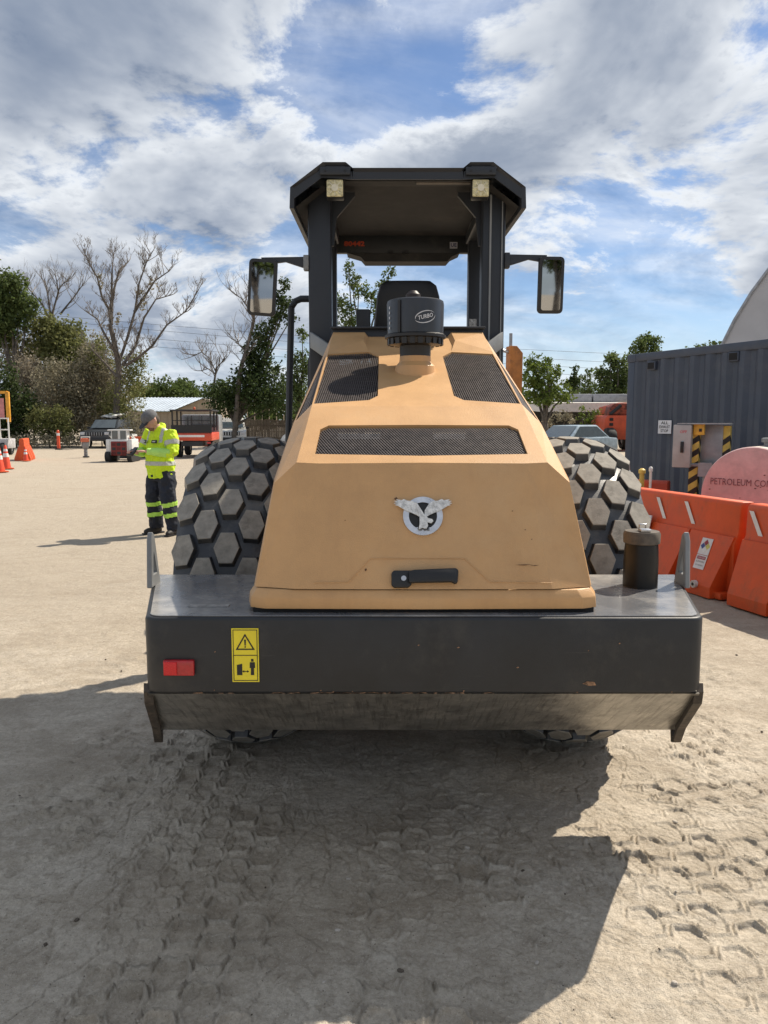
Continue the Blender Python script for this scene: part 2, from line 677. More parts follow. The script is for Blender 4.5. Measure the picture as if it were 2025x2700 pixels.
gf = np.stack([idx[:-1, :-1].ravel(), idx[:-1, 1:].ravel(), idx[1:, 1:].ravel(), idx[1:, :-1].ravel()], 1)


def np_mesh(name, v, f, material, smooth=True):
    me = bpy.data.meshes.new(name)
    n, k = f.shape
    me.vertices.add(len(v))
    me.vertices.foreach_set('co', np.ascontiguousarray(v, dtype=np.float32).ravel())
    me.loops.add(n * k)
    me.loops.foreach_set('vertex_index', np.ascontiguousarray(f, dtype=np.int32).ravel())
    me.polygons.add(n)
    me.polygons.foreach_set('loop_start', np.arange(0, n * k, k, dtype=np.int32))
    me.polygons.foreach_set('loop_total', np.full(n, k, dtype=np.int32))
    me.polygons.foreach_set('use_smooth', np.full(n, smooth, dtype=bool))
    me.update(calc_edges=True)
    me.materials.append(material)
    o = bpy.data.objects.new(name, me)
    COL.objects.link(o)
    return o


def ground_z(x, y):
    return 0.0


def sand_material():
    m = bpy.data.materials.new('yard_sand')
    m.use_nodes = True
    t = m.node_tree
    b = t.nodes['Principled BSDF']
    tcn = t.nodes.new('ShaderNodeTexCoord')

    def nz(sc, det, ro, vec=None):
        n = t.nodes.new('ShaderNodeTexNoise')
        n.inputs['Scale'].default_value = sc
        n.inputs['Detail'].default_value = det
        n.inputs['Roughness'].default_value = ro
        t.links.new(vec or tcn.outputs['Object'], n.inputs['Vector'])
        return n.outputs[0]

    def mr(v, a, b_, c=0.0, d=1.0):
        n = t.nodes.new('ShaderNodeMapRange')
        for i, q_ in enumerate((a, b_, c, d)):
            n.inputs[i + 1].default_value = q_
        t.links.new(v, n.inputs[0])
        return n.outputs[0]

    def mix(f, a, b_):
        n = t.nodes.new('ShaderNodeMix')
        n.data_type = 'RGBA'
        for s, q_ in ((n.inputs[0], f), (n.inputs[6], a), (n.inputs[7], b_)):
            if isinstance(q_, (tuple, float)):
                s.default_value = q_
            else:
                t.links.new(q_, s)
        return n.outputs[2]
    mp = t.nodes.new('ShaderNodeMapping')
    mp.inputs['Scale'].default_value = (0.55, 1.0, 1.0)
    t.links.new(tcn.outputs['Object'], mp.inputs[0])
    c = mix(mr(nz(0.9, 6, 0.6), 0.35, 0.65), (0.55, 0.478, 0.378, 1), (0.67, 0.600, 0.490, 1))
    c = mix(mr(nz(0.55, 5, 0.6, mp.outputs[0]), 0.48, 0.68, 0.0, 0.6), c, (0.66, 0.61, 0.53, 1))
    c = mix(mr(nz(1.6, 8, 0.7, mp.outputs[0]), 0.48, 0.64, 0.0, 0.70), c, (0.40, 0.335, 0.255, 1))
    c = mix(mr(nz(7.5, 5, 0.75), 0.47, 0.62, 0.0, 0.55), c, (0.40, 0.34, 0.26, 1))
    sx = t.nodes.new('ShaderNodeSeparateXYZ')
    t.links.new(tcn.outputs['Object'], sx.inputs[0])
    ay = t.nodes.new('ShaderNodeMath')
    ay.operation = 'MULTIPLY_ADD'
    t.links.new(nz(0.5, 4, 0.6), ay.inputs[0])
    ay.inputs[1].default_value = 5.0
    t.links.new(sx.outputs[1], ay.inputs[2])
    c = mix(mr(ay.outputs[0], 6.5, 10.0, 0.0, 0.80), c, (0.40, 0.345, 0.270, 1))     # darker tan tone further down the yard, with a noisy edge
    c = mix(mr(nz(19, 5, 0.82), 0.50, 0.60, 0.0, 0.40), c, (0.33, 0.28, 0.215, 1))
    c = mix(mr(nz(3.1, 6, 0.75, mp.outputs[0]), 0.53, 0.63, 0.0, 0.45), c, (0.36, 0.305, 0.235, 1))
    wv = t.nodes.new('ShaderNodeTexWave')
    wv.inputs['Scale'].default_value = 0.55
    wv.inputs['Distortion'].default_value = 14.0
    wv.inputs['Detail'].default_value = 3
    wv.inputs['Detail Scale'].default_value = 1.4
    m3 = t.nodes.new('ShaderNodeMapping')
    m3.inputs['Rotation'].default_value = (0, 0, 1.15)
    t.links.new(tcn.outputs['Object'], m3.inputs[0])
    t.links.new(m3.outputs[0], wv.inputs['Vector'])
    mu = t.nodes.new('ShaderNodeMath')
    mu.operation = 'MULTIPLY'
    t.links.new(mr(wv.outputs[1], 0.62, 0.95), mu.inputs[0])
    t.links.new(mr(nz(0.8, 4, 0.6), 0.46, 0.62, 0.0, 0.45), mu.inputs[1])
    c = mix(mu.outputs[0], c, (0.34, 0.285, 0.215, 1))
    c = mix(mr(nz(55, 4, 0.8), 0.40, 0.62, 0.0, 0.42), c, (0.30, 0.245, 0.18, 1))
    c = mix(mr(nz(240, 1, 0.6), 0.66, 0.72, 0.0, 0.55), c, (0.80, 0.74, 0.64, 1))
    c = mix(mr(nz(95, 2, 0.6), 0.69, 0.73, 0.0, 0.7), c, (0.09, 0.072, 0.055, 1))
    t.links.new(c, b.inputs['Base Color'])
    b.inputs['Roughness'].default_value = 0.92
    b.inputs['Specular IOR Level'].default_value = 0.25
    bp = t.nodes.new('ShaderNodeBump')
    bp.inputs['Strength'].default_value = 0.75
    bp.inputs['Distance'].default_value = 0.007
    ad = t.nodes.new('ShaderNodeMath')
    t.links.new(nz(100, 4, 0.7), ad.inputs[0])
    t.links.new(nz(380, 2, 0.7), ad.inputs[1])
    t.links.new(ad.outputs[0], bp.inputs['Height'])
    b2 = t.nodes.new('ShaderNodeBump')
    b2.inputs['Strength'].default_value = 0.9
    b2.inputs['Distance'].default_value = 0.024
    t.links.new(nz(8, 6, 0.74), b2.inputs['Height'])
    t.links.new(bp.outputs[0], b2.inputs['Normal'])
    t.links.new(b2.outputs[0], b.inputs['Normal'])
    return m


M_SAND = sand_material()
ground = np_mesh('ground', gv, gf, M_SAND)
tag(ground, 'tan sandy yard churned by tyre tracks and stud prints', None, kind='structure')

# loose clods and pebbles on the sand, far too many to count
peb = MB()
prng = random.Random(5)


def sample_hz(x, y):
    i = min(max(int(np.searchsorted(gx, x)), 1), nx - 1)
    j = min(max(int(np.searchsorted(gy, y)), 1), ny - 1)
    return float(hz[j, i])


for k in range(420):
    yy = 1.7 + 9 * prng.random() ** 2
    xx = prng.uniform(-0.62, 0.62) * (yy + 0.4)
    if -1.2 < xx < 1.4 and yy > 3.0 and yy < 8:
        continue
    r_ = 0.0022 + 0.007 * prng.random() ** 5
    peb.ell((xx, yy, sample_hz(xx, yy) + r_ * 0.35), (r_ * prng.uniform(.8, 1.7), r_ * prng.uniform(.8, 1.4), r_ * 0.7), 6, 4, rot=(0, 0, prng.random() * 3), mi=0 if prng.random() < .55 else 1)
po = peb.build('pebbles', [mat('dark_clod', (0.10, 0.08, 0.06), 0.9), mat('pale_pebble', (0.45, 0.40, 0.34), 0.85)])
tag(po, 'loose dark clods and pale pebbles scattered over the sand', 'pebbles', kind='stuff')

# ------------------------------------------------------------------ the roller (x from its centre line, Y as seen from the camera)
CX = 0.13
AXY = 3.985
ROLL = empty('soil_compactor', (CX, AXY, 0), 0, 'large tan and charcoal single drum soil compactor seen from behind', 'compactor')
OFF = (0, AXY, 0)
M_LINER = mat('dusty_liner', (0.030, 0.029, 0.028), 0.8, var=0.2, vs=6, patch=(0.055, 0.050, 0.043), ps=4, pr=(0.55, 0.75))
M_GREYST = mat('grey_bracket', (0.20, 0.21, 0.215), 0.45, var=0.08, patch=(0.30, 0.28, 0.25), ps=5, pr=(0.6, 0.75))


def part(mb, name, material, parent=None, bevel=0.0, seg=2, smooth=None, ang=30):
    return mb.build(name, material, parent or ROLL, OFF, bevel, seg, smooth, ang)


# --- rear counterweight: deck above, rear face, sloping skid plate below
RY, FY = 2.42, 3.10
DZ = 0.971
hw = lambda Y: 0.912 + (Y - RY) * (1.075 - 0.912) / (FY - RY)
b = MB()
pl = []
rc = 0.05
for k in range(5):                     # rounded rear corners in plan
    a = R(90) * k / 4
    pl.append((-(hw(RY) - rc) - rc * math.cos(a) + 0.0, RY + rc - rc * math.sin(a)))
left = pl
right = [(-x, y) for x, y in left[::-1]]
plan = [(-hw(FY), FY)] + left + right + [(hw(FY), FY)]
b.prism([(x, y, 0.718) for x, y in plan], (0, 0, DZ - 0.718))
body = part(b, 'counterweight', [M_DARK], bevel=0.010, seg=3, ang=40)
dk = MB()
dk.prism([(x * 0.986, RY + 0.012 + (y - RY) * 0.985, DZ + 0.0005) for x, y in plan], (0, 0, 0.004))
part(dk, 'deck_plate', M_DECK, bevel=0.0015, seg=1)
PB = (2.88, 0.405)                     # lower edge of the skid plate (Y, z)
b = MB()
hl = 1.02
b.add([(-hw(RY) + .012, RY + .006, .716), (hw(RY) - .012, RY + .006, .716), (hl, PB[0], PB[1]), (-hl, PB[0], PB[1]),
       (-hw(3.06), 3.06, .716), (hw(3.06), 3.06, .716), (hl, 3.06, PB[1]), (-hl, 3.06, PB[1])],
      [(0, 1, 2, 3), (3, 2, 6, 7), (7, 6, 5, 4), (0, 4, 5, 1), (0, 3, 7, 4), (1, 5, 6, 2)])
part(b, 'skid_plate', M_STEEL)
for s in (-1, 1):                      # cheek plates with a lashing hole
    b = MB()
    dY, dz = PB[0] - RY, PB[1] - .716
    L_ = math.hypot(dY, dz)
    ay, az = dY / L_, dz / L_
    ny_, nz_ = az, -ay                 # downwards-rearwards normal

    def ck(t, d):
        Y = RY + .02 + ay * t + ny_ * d
        return (s * (hw(min(Y, 3.0)) + 0.0 - 0.028), Y, .716 + az * t + nz_ * d)
    out = [ck(0, 0.0), ck(.04, .028), ck(L_ - .16, .035), ck(L_ - .02, .060), ck(L_ + .045, .045), ck(L_ + .045, -.05), ck(L_ - .16, -.03), ck(0, -.03)]
    hole_c = Vector(ck(L_ - .03, .02))
    # ring of quads round the hole, then the long strip
    strip = [out[0], out[1], out[2], out[6], out[7]]
    b.prism(strip, (s * 0.030, 0, 0))
    tip = [out[2], out[3], out[4], out[5], out[6]]
    hole = [tuple(hole_c + (Vector(p) - hole_c) * 0.45) for p in tip]
    vs = [Vector(p) for p in tip] + [Vector(p) for p in hole]
    n5 = 5
    vs2 = vs + [p + Vector((s * .030, 0, 0)) for p in vs]
    fs = []
    for i in range(n5):
        if i == n5 - 1:
            pass
        j = (i + 1) % n5
        fs += [(i, j, n5 + j, n5 + i), (10 + i, 10 + n5 + i, 10 + n5 + j, 10 + j), (i, 10 + i, 10 + j, j), (n5 + i, n5 + j, 10 + n5 + j, 10 + n5 + i)]
    b.add(vs2, fs)
    part(b, 'cheek_plate', mat('rusty_edge', (0.075, 0.060, 0.047), 0.7, .2, var=.3, vs=30, patch=(0.04, 0.035, 0.03), ps=14, pr=(.5, .6)))
    # lashing bracket standing on the deck
    b = MB()
    x0 = s * (hw(2.9) - 0.022)
    o_ = [(2.85, DZ + .002), (2.868, DZ + .18), (2.885, DZ + .212), (2.905, DZ + .20), (2.965, DZ + .002)]
    i_ = [(2.878, DZ + .050), (2.885, DZ + .115), (2.890, DZ + .130), (2.898, DZ + .115), (2.922, DZ + .050)]
    vs = [Vector((x0, y, z)) for y, z in o_] + [Vector((x0, y, z)) for y, z in i_]
    vs2 = vs + [p + Vector((s * .020, 0, 0)) for p in vs]
    fs = []
    for i in range(5):
        j = (i + 1) % 5
        fs += [(i, j, 5 + j, 5 + i), (10 + i, 15 + i, 15 + j, 10 + j), (i, 10 + i, 10 + j, j), (5 + i, 5 + j, 15 + j, 15 + i)]
    b.add(vs2, fs)
    part(b, 'lashing_bracket', M_GREYST, bevel=0.003, seg=1)

# worn strip on the deck, red lamp, warning decal, chipped paint
b = MB()
b.box((at(458, 1310, 2.6).x - CX, 2.56, DZ + .0062), (0.135, 0.034, 0.003))
part(b, 'worn_grip_strip', mat('worn_grip', (0.26, 0.25, 0.235), 0.9, var=0.25, vs=40))
zf = RY
b = MB()
b.box((-.793, zf - .006, .808), (.100, .016, .052))
lamp = part(b, 'rear_lamp', M_RED, bevel=0.004)
b = MB()
b.box((-.8185, zf - .0155, .808), (.042, .006, .044))
part(b, 'lens', mat('red_reflector', (0.62, 0.015, 0.02), 0.25, var=0.1, vs=300), lamp, bevel=0.002)
dx, dz0, dw, dh = -.578, .848, .087, .178
b = MB()
b.box((dx, zf - .002, dz0), (dw, .003, dh))
dec = part(b, 'warning_decal', M_YEL)


def plate_xz(name, polys, material, parent, y):
    m_ = MB()
    for p in polys:
        m_.prism([(x, y, z) for x, z in p], (0, -.0008, 0))
    return part(m_, name, material, parent)


def frame_polys(cx, cz, w, h, t):
    x0, x1, z0, z1 = cx - w / 2, cx + w / 2, cz - h / 2, cz + h / 2
    return [[(x0, z0), (x1, z0), (x1, z0 + t), (x0, z0 + t)], [(x0, z1 - t), (x1, z1 - t), (x1, z1), (x0, z1)],
            [(x0, z0 + t), (x0 + t, z0 + t), (x0 + t, z1 - t), (x0, z1 - t)], [(x1 - t, z0 + t), (x1, z0 + t), (x1, z1 - t), (x1 - t, z1 - t)]]


yk = zf - .0036
pol = frame_polys(dx, dz0, dw - .008, dh - .008, .0022)
pol.append([(dx - .0395, dz0 - .0012), (dx + .0395, dz0 - .0012), (dx + .0395, dz0 + .0012), (dx - .0395, dz0 + .0012)])
tri = [(dx, dz0 + .072), (dx - .031, dz0 + .018), (dx + .031, dz0 + .018)]
cxm, czm = dx, dz0 + .036
tin = [((x - cxm) * .76 + cxm, (z - czm) * .76 + czm) for x, z in tri]
for i in range(3):
    j = (i + 1) % 3
    pol.append([tri[i], tri[j], tin[j], tin[i]])
pol.append([(dx - .002, dz0 + .0325), (dx + .002, dz0 + .0325), (dx + .003, dz0 + .052), (dx - .003, dz0 + .052)])
pol.append([(dx - .0024, dz0 + .0255), (dx + .0024, dz0 + .0255), (dx + .0024, dz0 + .030), (dx - .0024, dz0 + .030)])
zb = dz0 - .066                         # machine, arrow, person
pol.append([(dx - .028, zb), (dx - .011, zb), (dx - .011, zb + .038), (dx - .028, zb + .034)])
pol.append([(dx - .008, zb + .011), (dx + .008, zb + .011), (dx + .008, zb + .0135), (dx - .008, zb + .0135)])
pol.append([(dx - .011, zb + .012), (dx - .005, zb + .008), (dx - .005, zb + .0165)])
pol.append([(dx + .011, zb + .012), (dx + .005, zb + .0165), (dx + .005, zb + .008)])
pol.append([(dx + .013, zb + .024), (dx + .031, zb + .024), (dx + .030, zb + .043), (dx + .014, zb + .043)])
pol.append([(dx + .0165, zb), (dx + .0275, zb), (dx + .027, zb + .024), (dx + .017, zb + .024)])
pol.append([(dx + .018, zb + .045), (dx + .026, zb + .045), (dx + .026, zb + .054), (dx + .018, zb + .054)])
plate_xz('warning_print', pol, M_INK, dec, yk)
chips = MB()
for k in range(15):
    x = rnd.uniform(-.84, .84)
    z = rnd.choice([rnd.uniform(.722, .735)] * 2 + [rnd.uniform(.74, .95)])
    w = rnd.uniform(.0015, .005)
    chips.prism([(x - w, zf - .0006, z), (x, zf - .0006, z - .002), (x + w, zf - .0006, z + .001), (x + w * .3, zf - .0006, z + .003)], (0, -.0006, 0))
chips.prism([(.515, zf - .0006, .752), (.535, zf - .0006, .745), (.56, zf - .0006, .747), (.553, zf - .0006, .758), (.53, zf - .0006, .760)], (0, -.0008, 0))
for k in range(60):
    x = rnd.gauss(-.22, .22)
    w = rnd.uniform(.004, .018)
    chips.prism([(x - w, zf - .0006, .7195), (x + w, zf - .0006, .7195), (x + w * .7, zf - .0006, .7195 + rnd.uniform(.001, .004)), (x - w * .6, zf - .0006, .7215)], (0, -.0005, 0))
o = part(chips, 'chipped_paint', mat('bare_primer', (0.26, 0.15, 0.085), 0.8, var=.4, vs=60))
o['kind'] = 'stuff'

# hydraulic filler with cap and padlock
fx_, fy_ = .845, 2.88
b = MB()
b.lathe([(.064, DZ + .004), (.064, DZ + .10), (.062, DZ + .150), (.060, DZ + .168)], (fx_, fy_, 0), n=28)
fil = part(b, 'filler_neck', mat('oily_black', (0.008, 0.0075, 0.007), 0.4, var=0.3, vs=7, patch=(0.045, 0.032, 0.021), ps=6, pr=(0.57, 0.78), spec=.35), smooth=True)
b = MB()
b.lathe([(.060, DZ + .169), (.067, DZ + .173), (.068, DZ + .206), (.062, DZ + .217), (.0, DZ + .219)], (fx_, fy_, 0), n=28, cap=False)
part(b, 'filler_cap', mat('dusty_cap', (0.09, 0.075, 0.058), 0.75, var=.25, vs=20), fil, smooth=True)
b = MB()
b.tube([(fx_ - .012, fy_, DZ + .217), (fx_ - .012, fy_ - .005, DZ + .243), (fx_ + .012, fy_ - .005, DZ + .243), (fx_ + .012, fy_, DZ + .217)], .004, 6)
b.box((fx_, fy_ - .03, DZ + .224), (.038, .034, .010))
part(b, 'padlock', M_SILV, fil, bevel=.002)

# --- engine hood
HT = [(2.64, 1.459, .430), (3.04, 1.657, .413), (3.90, 1.945, .408), (4.26, 2.066, .405)]   # Y, z, half width of the top creases
HO = [(2.615, 1.392, .502), (3.04, 1.588, .487), (3.90, 1.925, .432), (4.26, 2.05, .418)]    # outer shoulder line


def lerp_tab(tab, Y):
    for a, c in zip(tab, tab[1:]):
        if Y <= c[0]:
            t = (Y - a[0]) / (c[0] - a[0])
            return tuple(a[i] + (c[i] - a[i]) * t for i in range(3))
    return tab[-1]


def top_z(Y):
    return lerp_tab(HT, Y)[1]


h = MB()


def both(pts, mb=None):
    mb = mb or h
    mb.add(pts, [tuple(range(len(pts)))])
    mb.add([(-p[0], p[1], p[2]) for p in pts], [tuple(range(len(pts)))[::-1]])


tp = lambda x, Y: (x, Y, top_z(Y))
# top skin with two cut-outs (right half, mirrored)
GR = [(.155, 3.80), (.205, 3.885), (.4035, 3.845), (.4085, 3.072), (.19, 3.118), (.155, 3.175)]
gp = [tp(*p) for p in GR]
c00, c10, c11, c01 = tp(0, 3.04), tp(.413, 3.04), tp(.408, 3.90), tp(0, 3.90)
both([c00, c10, gp[3], gp[4]])
both([c00, gp[4], gp[5]])
both([c00, gp[5], gp[0], c01])
both([gp[0], gp[1], tp(.205, 3.90), c01])
both([gp[1], gp[2], tp(.4045, 3.90), tp(.205, 3.90)])
both([gp[2], gp[3], c10, c11, tp(.4045, 3.90)])
# forward top with raised shoulders
both([c01, tp(.205, 3.90), (.22, 4.0, top_z(4.0)), (.215, 4.27, 2.055), (0, 4.27, 2.055)])
both([tp(.205, 3.90), tp(.4045, 3.90), c11, (.405, 4.27, 2.079), (.235, 4.27, 2.079), (.235, 4.03, top_z(4.03) + .022)])
both([tp(.205, 3.90), (.235, 4.03, top_z(4.03) + .022), (.22, 4.0, top_z(4.0))])
both([(.22, 4.0, top_z(4.0)), (.235, 4.03, top_z(4.03) + .022), (.235, 4.27, 2.079), (.215, 4.27, 2.055)])
# sloping band with the rear grille opening
gw0, gw1 = .372, .366
g0, g1 = 2.694, 2.892
bz = lambda Y: 1.459 + (Y - 2.64) * (1.657 - 1.459) / .40
bp_ = lambda x, Y: (x, Y, bz(Y))
both([bp_(0, 2.64), bp_(.405, 2.64), bp_(gw0, g0 + .0), bp_(0, g0 - .012)])
both([bp_(0, g1 + .004), bp_(gw1 - .03, g1), bp_(.413, 3.04), bp_(0, 3.04)])
both([bp_(gw1 - .03, g1), bp_(gw1, g1 - .03), bp_(.413, 3.04)])
both([bp_(.405, 2.64), bp_(.430, 2.64), (.413, 3.04, 1.657), bp_(gw1, g1 - .03), bp_(gw0, g0)])
# shoulder facets with a triangular opening on the long one
ho = lambda Y: (lerp_tab(HO, Y)[2], Y, lerp_tab(HO, Y)[1])
ht = lambda Y: (lerp_tab(HT, Y)[2], Y, lerp_tab(HT, Y)[1])
both([(.430, 2.64, 1.459), ho(2.615), ho(3.04), (.413, 3.04, 1.657)])
both([(.43, 2.64, 1.459), (.413, 2.66, 1.40), (.502, 2.615, 1.392)]) if False else None
sA, sB, sC = ht(3.06), ho(3.0), ho(3.86)
mixp = lambda a, c, t: tuple(a[i] + (c[i] - a[i]) * t for i in range(3))
in1 = mixp(ht(3.07), ho(3.05), .03)
in2 = mixp(ht(3.07), ho(3.05), .88)
in3 = mixp(ht(3.87), ho(3.87), .30)
both([ht(3.04), in1, in3, ht(3.90)])
both([ht(3.04), ho(3.04), in2, in1])
both([in2, ho(3.04), ho(3.90), ht(3.90), in3])
both([ht(3.90), ho(3.90), ho(4.26), (.405, 4.27, 2.079)])
# rear panel with a slightly turned outer strip
z_low, y_low = 1.055, 2.468
both([(0, y_low - .006, z_low), (.42, y_low, z_low), (.352, 2.632, 1.456), (0, 2.628, 1.459)])
both([(.42, y_low, z_low), (.556, y_low + .038, z_low), (.502, 2.615, 1.392), (.430, 2.64, 1.459), (.352, 2.632, 1.456)])
both([(0, 2.628, 1.459), (.352, 2.632, 1.456), (.405, 2.64, 1.459), (0, 2.64, 1.459)])
both([(.352, 2.632, 1.456), (.43, 2.64, 1.459), (.405, 2.64, 1.459)])
# side returns behind the rear panel
both([(.556, y_low + .038, z_low), (.566, 2.54, z_low), (.510, 2.66, 1.40), (.502, 2.615, 1.392)])
both([(.502, 2.615, 1.392), (.510, 2.66, 1.40), (.487, 3.04, 1.588)])
hood = part(h, 'engine_hood', M_SANDY)
# sides below the shoulder (rear bay with louvres, then narrower past the tyres)
for s in (-1, 1):
    h = MB()
    h.add([(s * .560, 2.54, 1.02), (s * .505, 2.66, 1.395), (s * .482, 3.04, 1.585), (s * .50, 3.08, 1.02)], [(0, 1, 2, 3)])
    h.add([(s * .50, 3.08, 1.02), (s * .482, 3.04, 1.585), (s * .43, 3.9, 1.92), (s * .416, 4.26, 2.045), (s * .44, 4.26, 1.02)], [(0, 1, 2, 3, 4)])
    part(h, 'hood_side', M_SANDY)
b = MB()
for s in (-1, 1):
    for k in range(26):
        t = (k + 1) / 27
        A = Vector((s * (.566 - .056 * t - .010), 2.555 + .12 * t, 1.06 + .335 * t))
        b.box(tuple(A + Vector((s * .003, .05, 0))), (.012, .11, .005), rot=(0, 0, 0))
lo = part(b, 'side_louvre', mat('louvre_brown', (0.20, 0.095, 0.045), 0.6, var=.15))
lo['kind'] = 'stuff'
# base lip
b = MB()
lipo = [(-.584, 3.05), (-.588, 2.56), (-.57, 2.485), (-.52, 2.462), (0, 2.452), (.52, 2.462), (.57, 2.485), (.588, 2.56), (.584, 3.05)]
ring0 = [(x, y, 0.990) for x, y in lipo]
ring1 = [(x * .995, y + .002, 1.026) for x, y in lipo]
ring2 = [(x * .965, y + .014, 1.052) for x, y in lipo]
b.loft([ring0, ring1, ring2])
part(b, 'hood_lip', M_SANDY, hood, bevel=.003, seg=2, ang=20)
b = MB()
b.prism([(-.56, 2.478, DZ + .0045), (.56, 2.478, DZ + .0045), (.56, 3.05, DZ + .0045), (-.56, 3.05, DZ + .0045)], (0, 0, .016))
part(b, 'hood_gap_shade', M_VOID)  # black slab standing in for the shaded gap under the hood
# pressed line round the handle
pn = lambda u, w, d=0.0: Vector((u, y_low - .006 + (w - z_low) * (2.628 - (y_low - .006)) / (1.459 - z_low), w)) + Vector((0, -.92, .39)) * d
b = MB()
lns = [pn(-.36, 1.075, .001), pn(-.245, 1.078, .001), pn(-.175, 1.150, .001), pn(.135, 1.150, .001), pn(.215, 1.078, .001), pn(.42, 1.075, .001)]
b.tube(lns, .0011, 5)
part(b, 'pressed_line', M_SANDY, hood, smooth=True)
# scratches, dried splashes on the rear panel
b = MB()
for (u, w, l, t_) in [(-.09, 1.34, .006, .01), (.33, 1.13, .03, .003), (.365, 1.128, .015, .0025), (-.19, 1.115, .004, .010), (.30, 1.30, .003, .003), (.34, 1.24, .003, .003), (.36, 1.21, .003, .003), (-.26, 1.27, .002, .004)]:
    b.prism([pn(u - l, w, .0008), pn(u, w - t_ / 2, .0008), pn(u + l, w + .001, .0008), pn(u + l * .2, w + t_ / 2, .0008)], (0, -.0005, .0002))
o = part(b, 'paint_scratch', mat('scratch_dark', (0.10, 0.05, 0.025), 0.8), hood)
o['kind'] = 'stuff'

# grilles: black sheets behind stand in for the unlit bay, fine bars in front
M_WIRE = mat('grille_wire', (0.10, 0.085, 0.078), 0.45, 0.3, var=.15, vs=30)
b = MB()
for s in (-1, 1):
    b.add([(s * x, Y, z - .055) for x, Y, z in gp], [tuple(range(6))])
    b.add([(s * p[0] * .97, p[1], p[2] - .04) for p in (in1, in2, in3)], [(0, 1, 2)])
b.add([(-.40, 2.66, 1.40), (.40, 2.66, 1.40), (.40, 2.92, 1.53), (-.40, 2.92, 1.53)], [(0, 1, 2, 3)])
part(b, 'bay_backing', M_VOID)


def inside(poly, x, y):
    r_ = False
    j = len(poly) - 1
    for i in range(len(poly)):
        if (poly[i][1] > y) != (poly[j][1] > y) and x < (poly[j][0] - poly[i][0]) * (y - poly[i][1]) / (poly[j][1] - poly[i][1]) + poly[i][0]:
            r_ = not r_
        j = i
    return r_


def clip_line(poly, p0, p1, n=160):
    """longest run of the segment p0-p1 inside poly"""
    best, cur = None, None
    for i in range(n + 1):
        t = i / n
        x, y = p0[0] + (p1[0] - p0[0]) * t, p0[1] + (p1[1] - p0[1]) * t
        if inside(poly, x, y):
            cur = (cur[0], (x, y)) if cur else ((x, y), (x, y))
            if best is None or True:
                best = cur
        else:
            if cur:
                break
    return best


def bar(mb, a, c, w, hgt):
    a, c = Vector(a), Vector(c)
    d = (c - a).normalized()
    s_ = d.cross(Vector((0, -.3, .95))).normalized() * w / 2
    n_ = s_.cross(d).normalized() * hgt
    mb.add([a - s_, a + s_, c + s_, c - s_, a - s_ - n_, a + s_ - n_, c + s_ - n_, c - s_ - n_],
           [(0, 1, 2, 3), (0, 4, 5, 1), (3, 2, 6, 7), (1, 5, 6, 2), (0, 3, 7, 4)])


for s in (-1, 1):
    b = MB()
    gpoly = GR
    for k in range(-10, 50):
        x0 = .10 + k * .0088
        r0 = clip_line(gpoly, (x0, 3.05), (x0 - .035, 3.95))
        if r0:
            bar(b, (s * r0[0][0], r0[0][1], top_z(r0[0][1]) - .006), (s * r0[1][0], r0[1][1], top_z(r0[1][1]) - .006), .0042, .008)
    for k in range(30):
        Y = 3.10 + k * .027
        r0 = clip_line(gpoly, (.12, Y), (.42, Y))
        if r0:
            bar(b, (s * r0[0][0], Y, top_z(Y) - .012), (s * r0[1][0], Y, top_z(Y) - .012), .0025, .005)
    A, B_, C_ = Vector(in1), Vector(in2), Vector(in3)
    for k in range(1, 34):
        t = k / 34
        p, q_ = A.lerp(C_, t), B_.lerp(C_, t)
        bar(b, (s * p.x, p.y, p.z - .010), (s * q_.x, q_.y, q_.z - .010), .006, .004)
    for k in range(1, 6):
        t = k / 6
        p = A.lerp(B_, t)
        bar(b, (s * p.x, p.y, p.z - .005), (s * C_.x, C_.y, C_.z - .005), .004, .004)
    o = part(b, 'top_grille', M_WIRE)
    o['label'] = ('left' if s < 0 else 'right') + ' slotted grille on the sloping hood top'
b = MB()
rg_poly = [(-gw0, g0), (gw0, g0), (gw1, g1 - .03), (gw1 - .03, g1), (-(gw1 - .03), g1), (-gw1, g1 - .03)]
for k in range(-70, 150):
    x0 = -.42 + k * .0105
    for dirn in (-1, 1):
        r0 = clip_line(rg_poly, (x0, g0 - .02), (x0 + dirn * .13, g1 + .02), 60)
        if r0 and abs(r0[0][1] - r0[1][1]) > .01:
            bar(b, (r0[0][0], r0[0][1], bz(r0[0][1]) - .008 - (.002 if dirn > 0 else 0)), (r0[1][0], r0[1][1], bz(r0[1][1]) - .008 - (.002 if dirn > 0 else 0)), .0032, .004)
o = part(b, 'rear_grille', M_WIRE)
o['label'] = 'wide fine mesh grille above the rear hood panel'
# folded rim of the rear grille opening
b = MB()
rim = [bp_(-gw0, g0), bp_(0, g0 - .012), bp_(gw0, g0), bp_(gw1, g1 - .03), bp_(gw1 - .03, g1), bp_(0, g1 + .004), bp_(-(gw1 - .03), g1), bp_(-gw1, g1 - .03)]
n8 = len(rim)
b.add([Vector(p) for p in rim] + [Vector(p) + Vector((0, .012, -.026)) for p in rim], [(i, (i + 1) % n8, n8 + (i + 1) % n8, n8 + i) for i in range(n8)])
for s in (-1, 1):
    g6 = [(s * x, Y, z) for x, Y, z in gp]
    b.add([Vector(p) for p in g6] + [Vector(p) + Vector((0, .008, -.03)) for p in g6], [(i, (i + 1) % 6, 6 + (i + 1) % 6, 6 + i) for i in range(6)])
part(b, 'grille_rim', M_SANDY, hood)

# emblem: ring, dark disc, spread-winged eagle
ec = pn(0.0, 1.283, .0)
EU, EV, EN = Vector((1, 0, 0)), (pn(0, 1.3) - pn(0, 1.2)).normalized(), Vector((0, -.92, .39)).normalized()
ep = lambda u, v, d: ec + EU * u + EV * v + EN * d


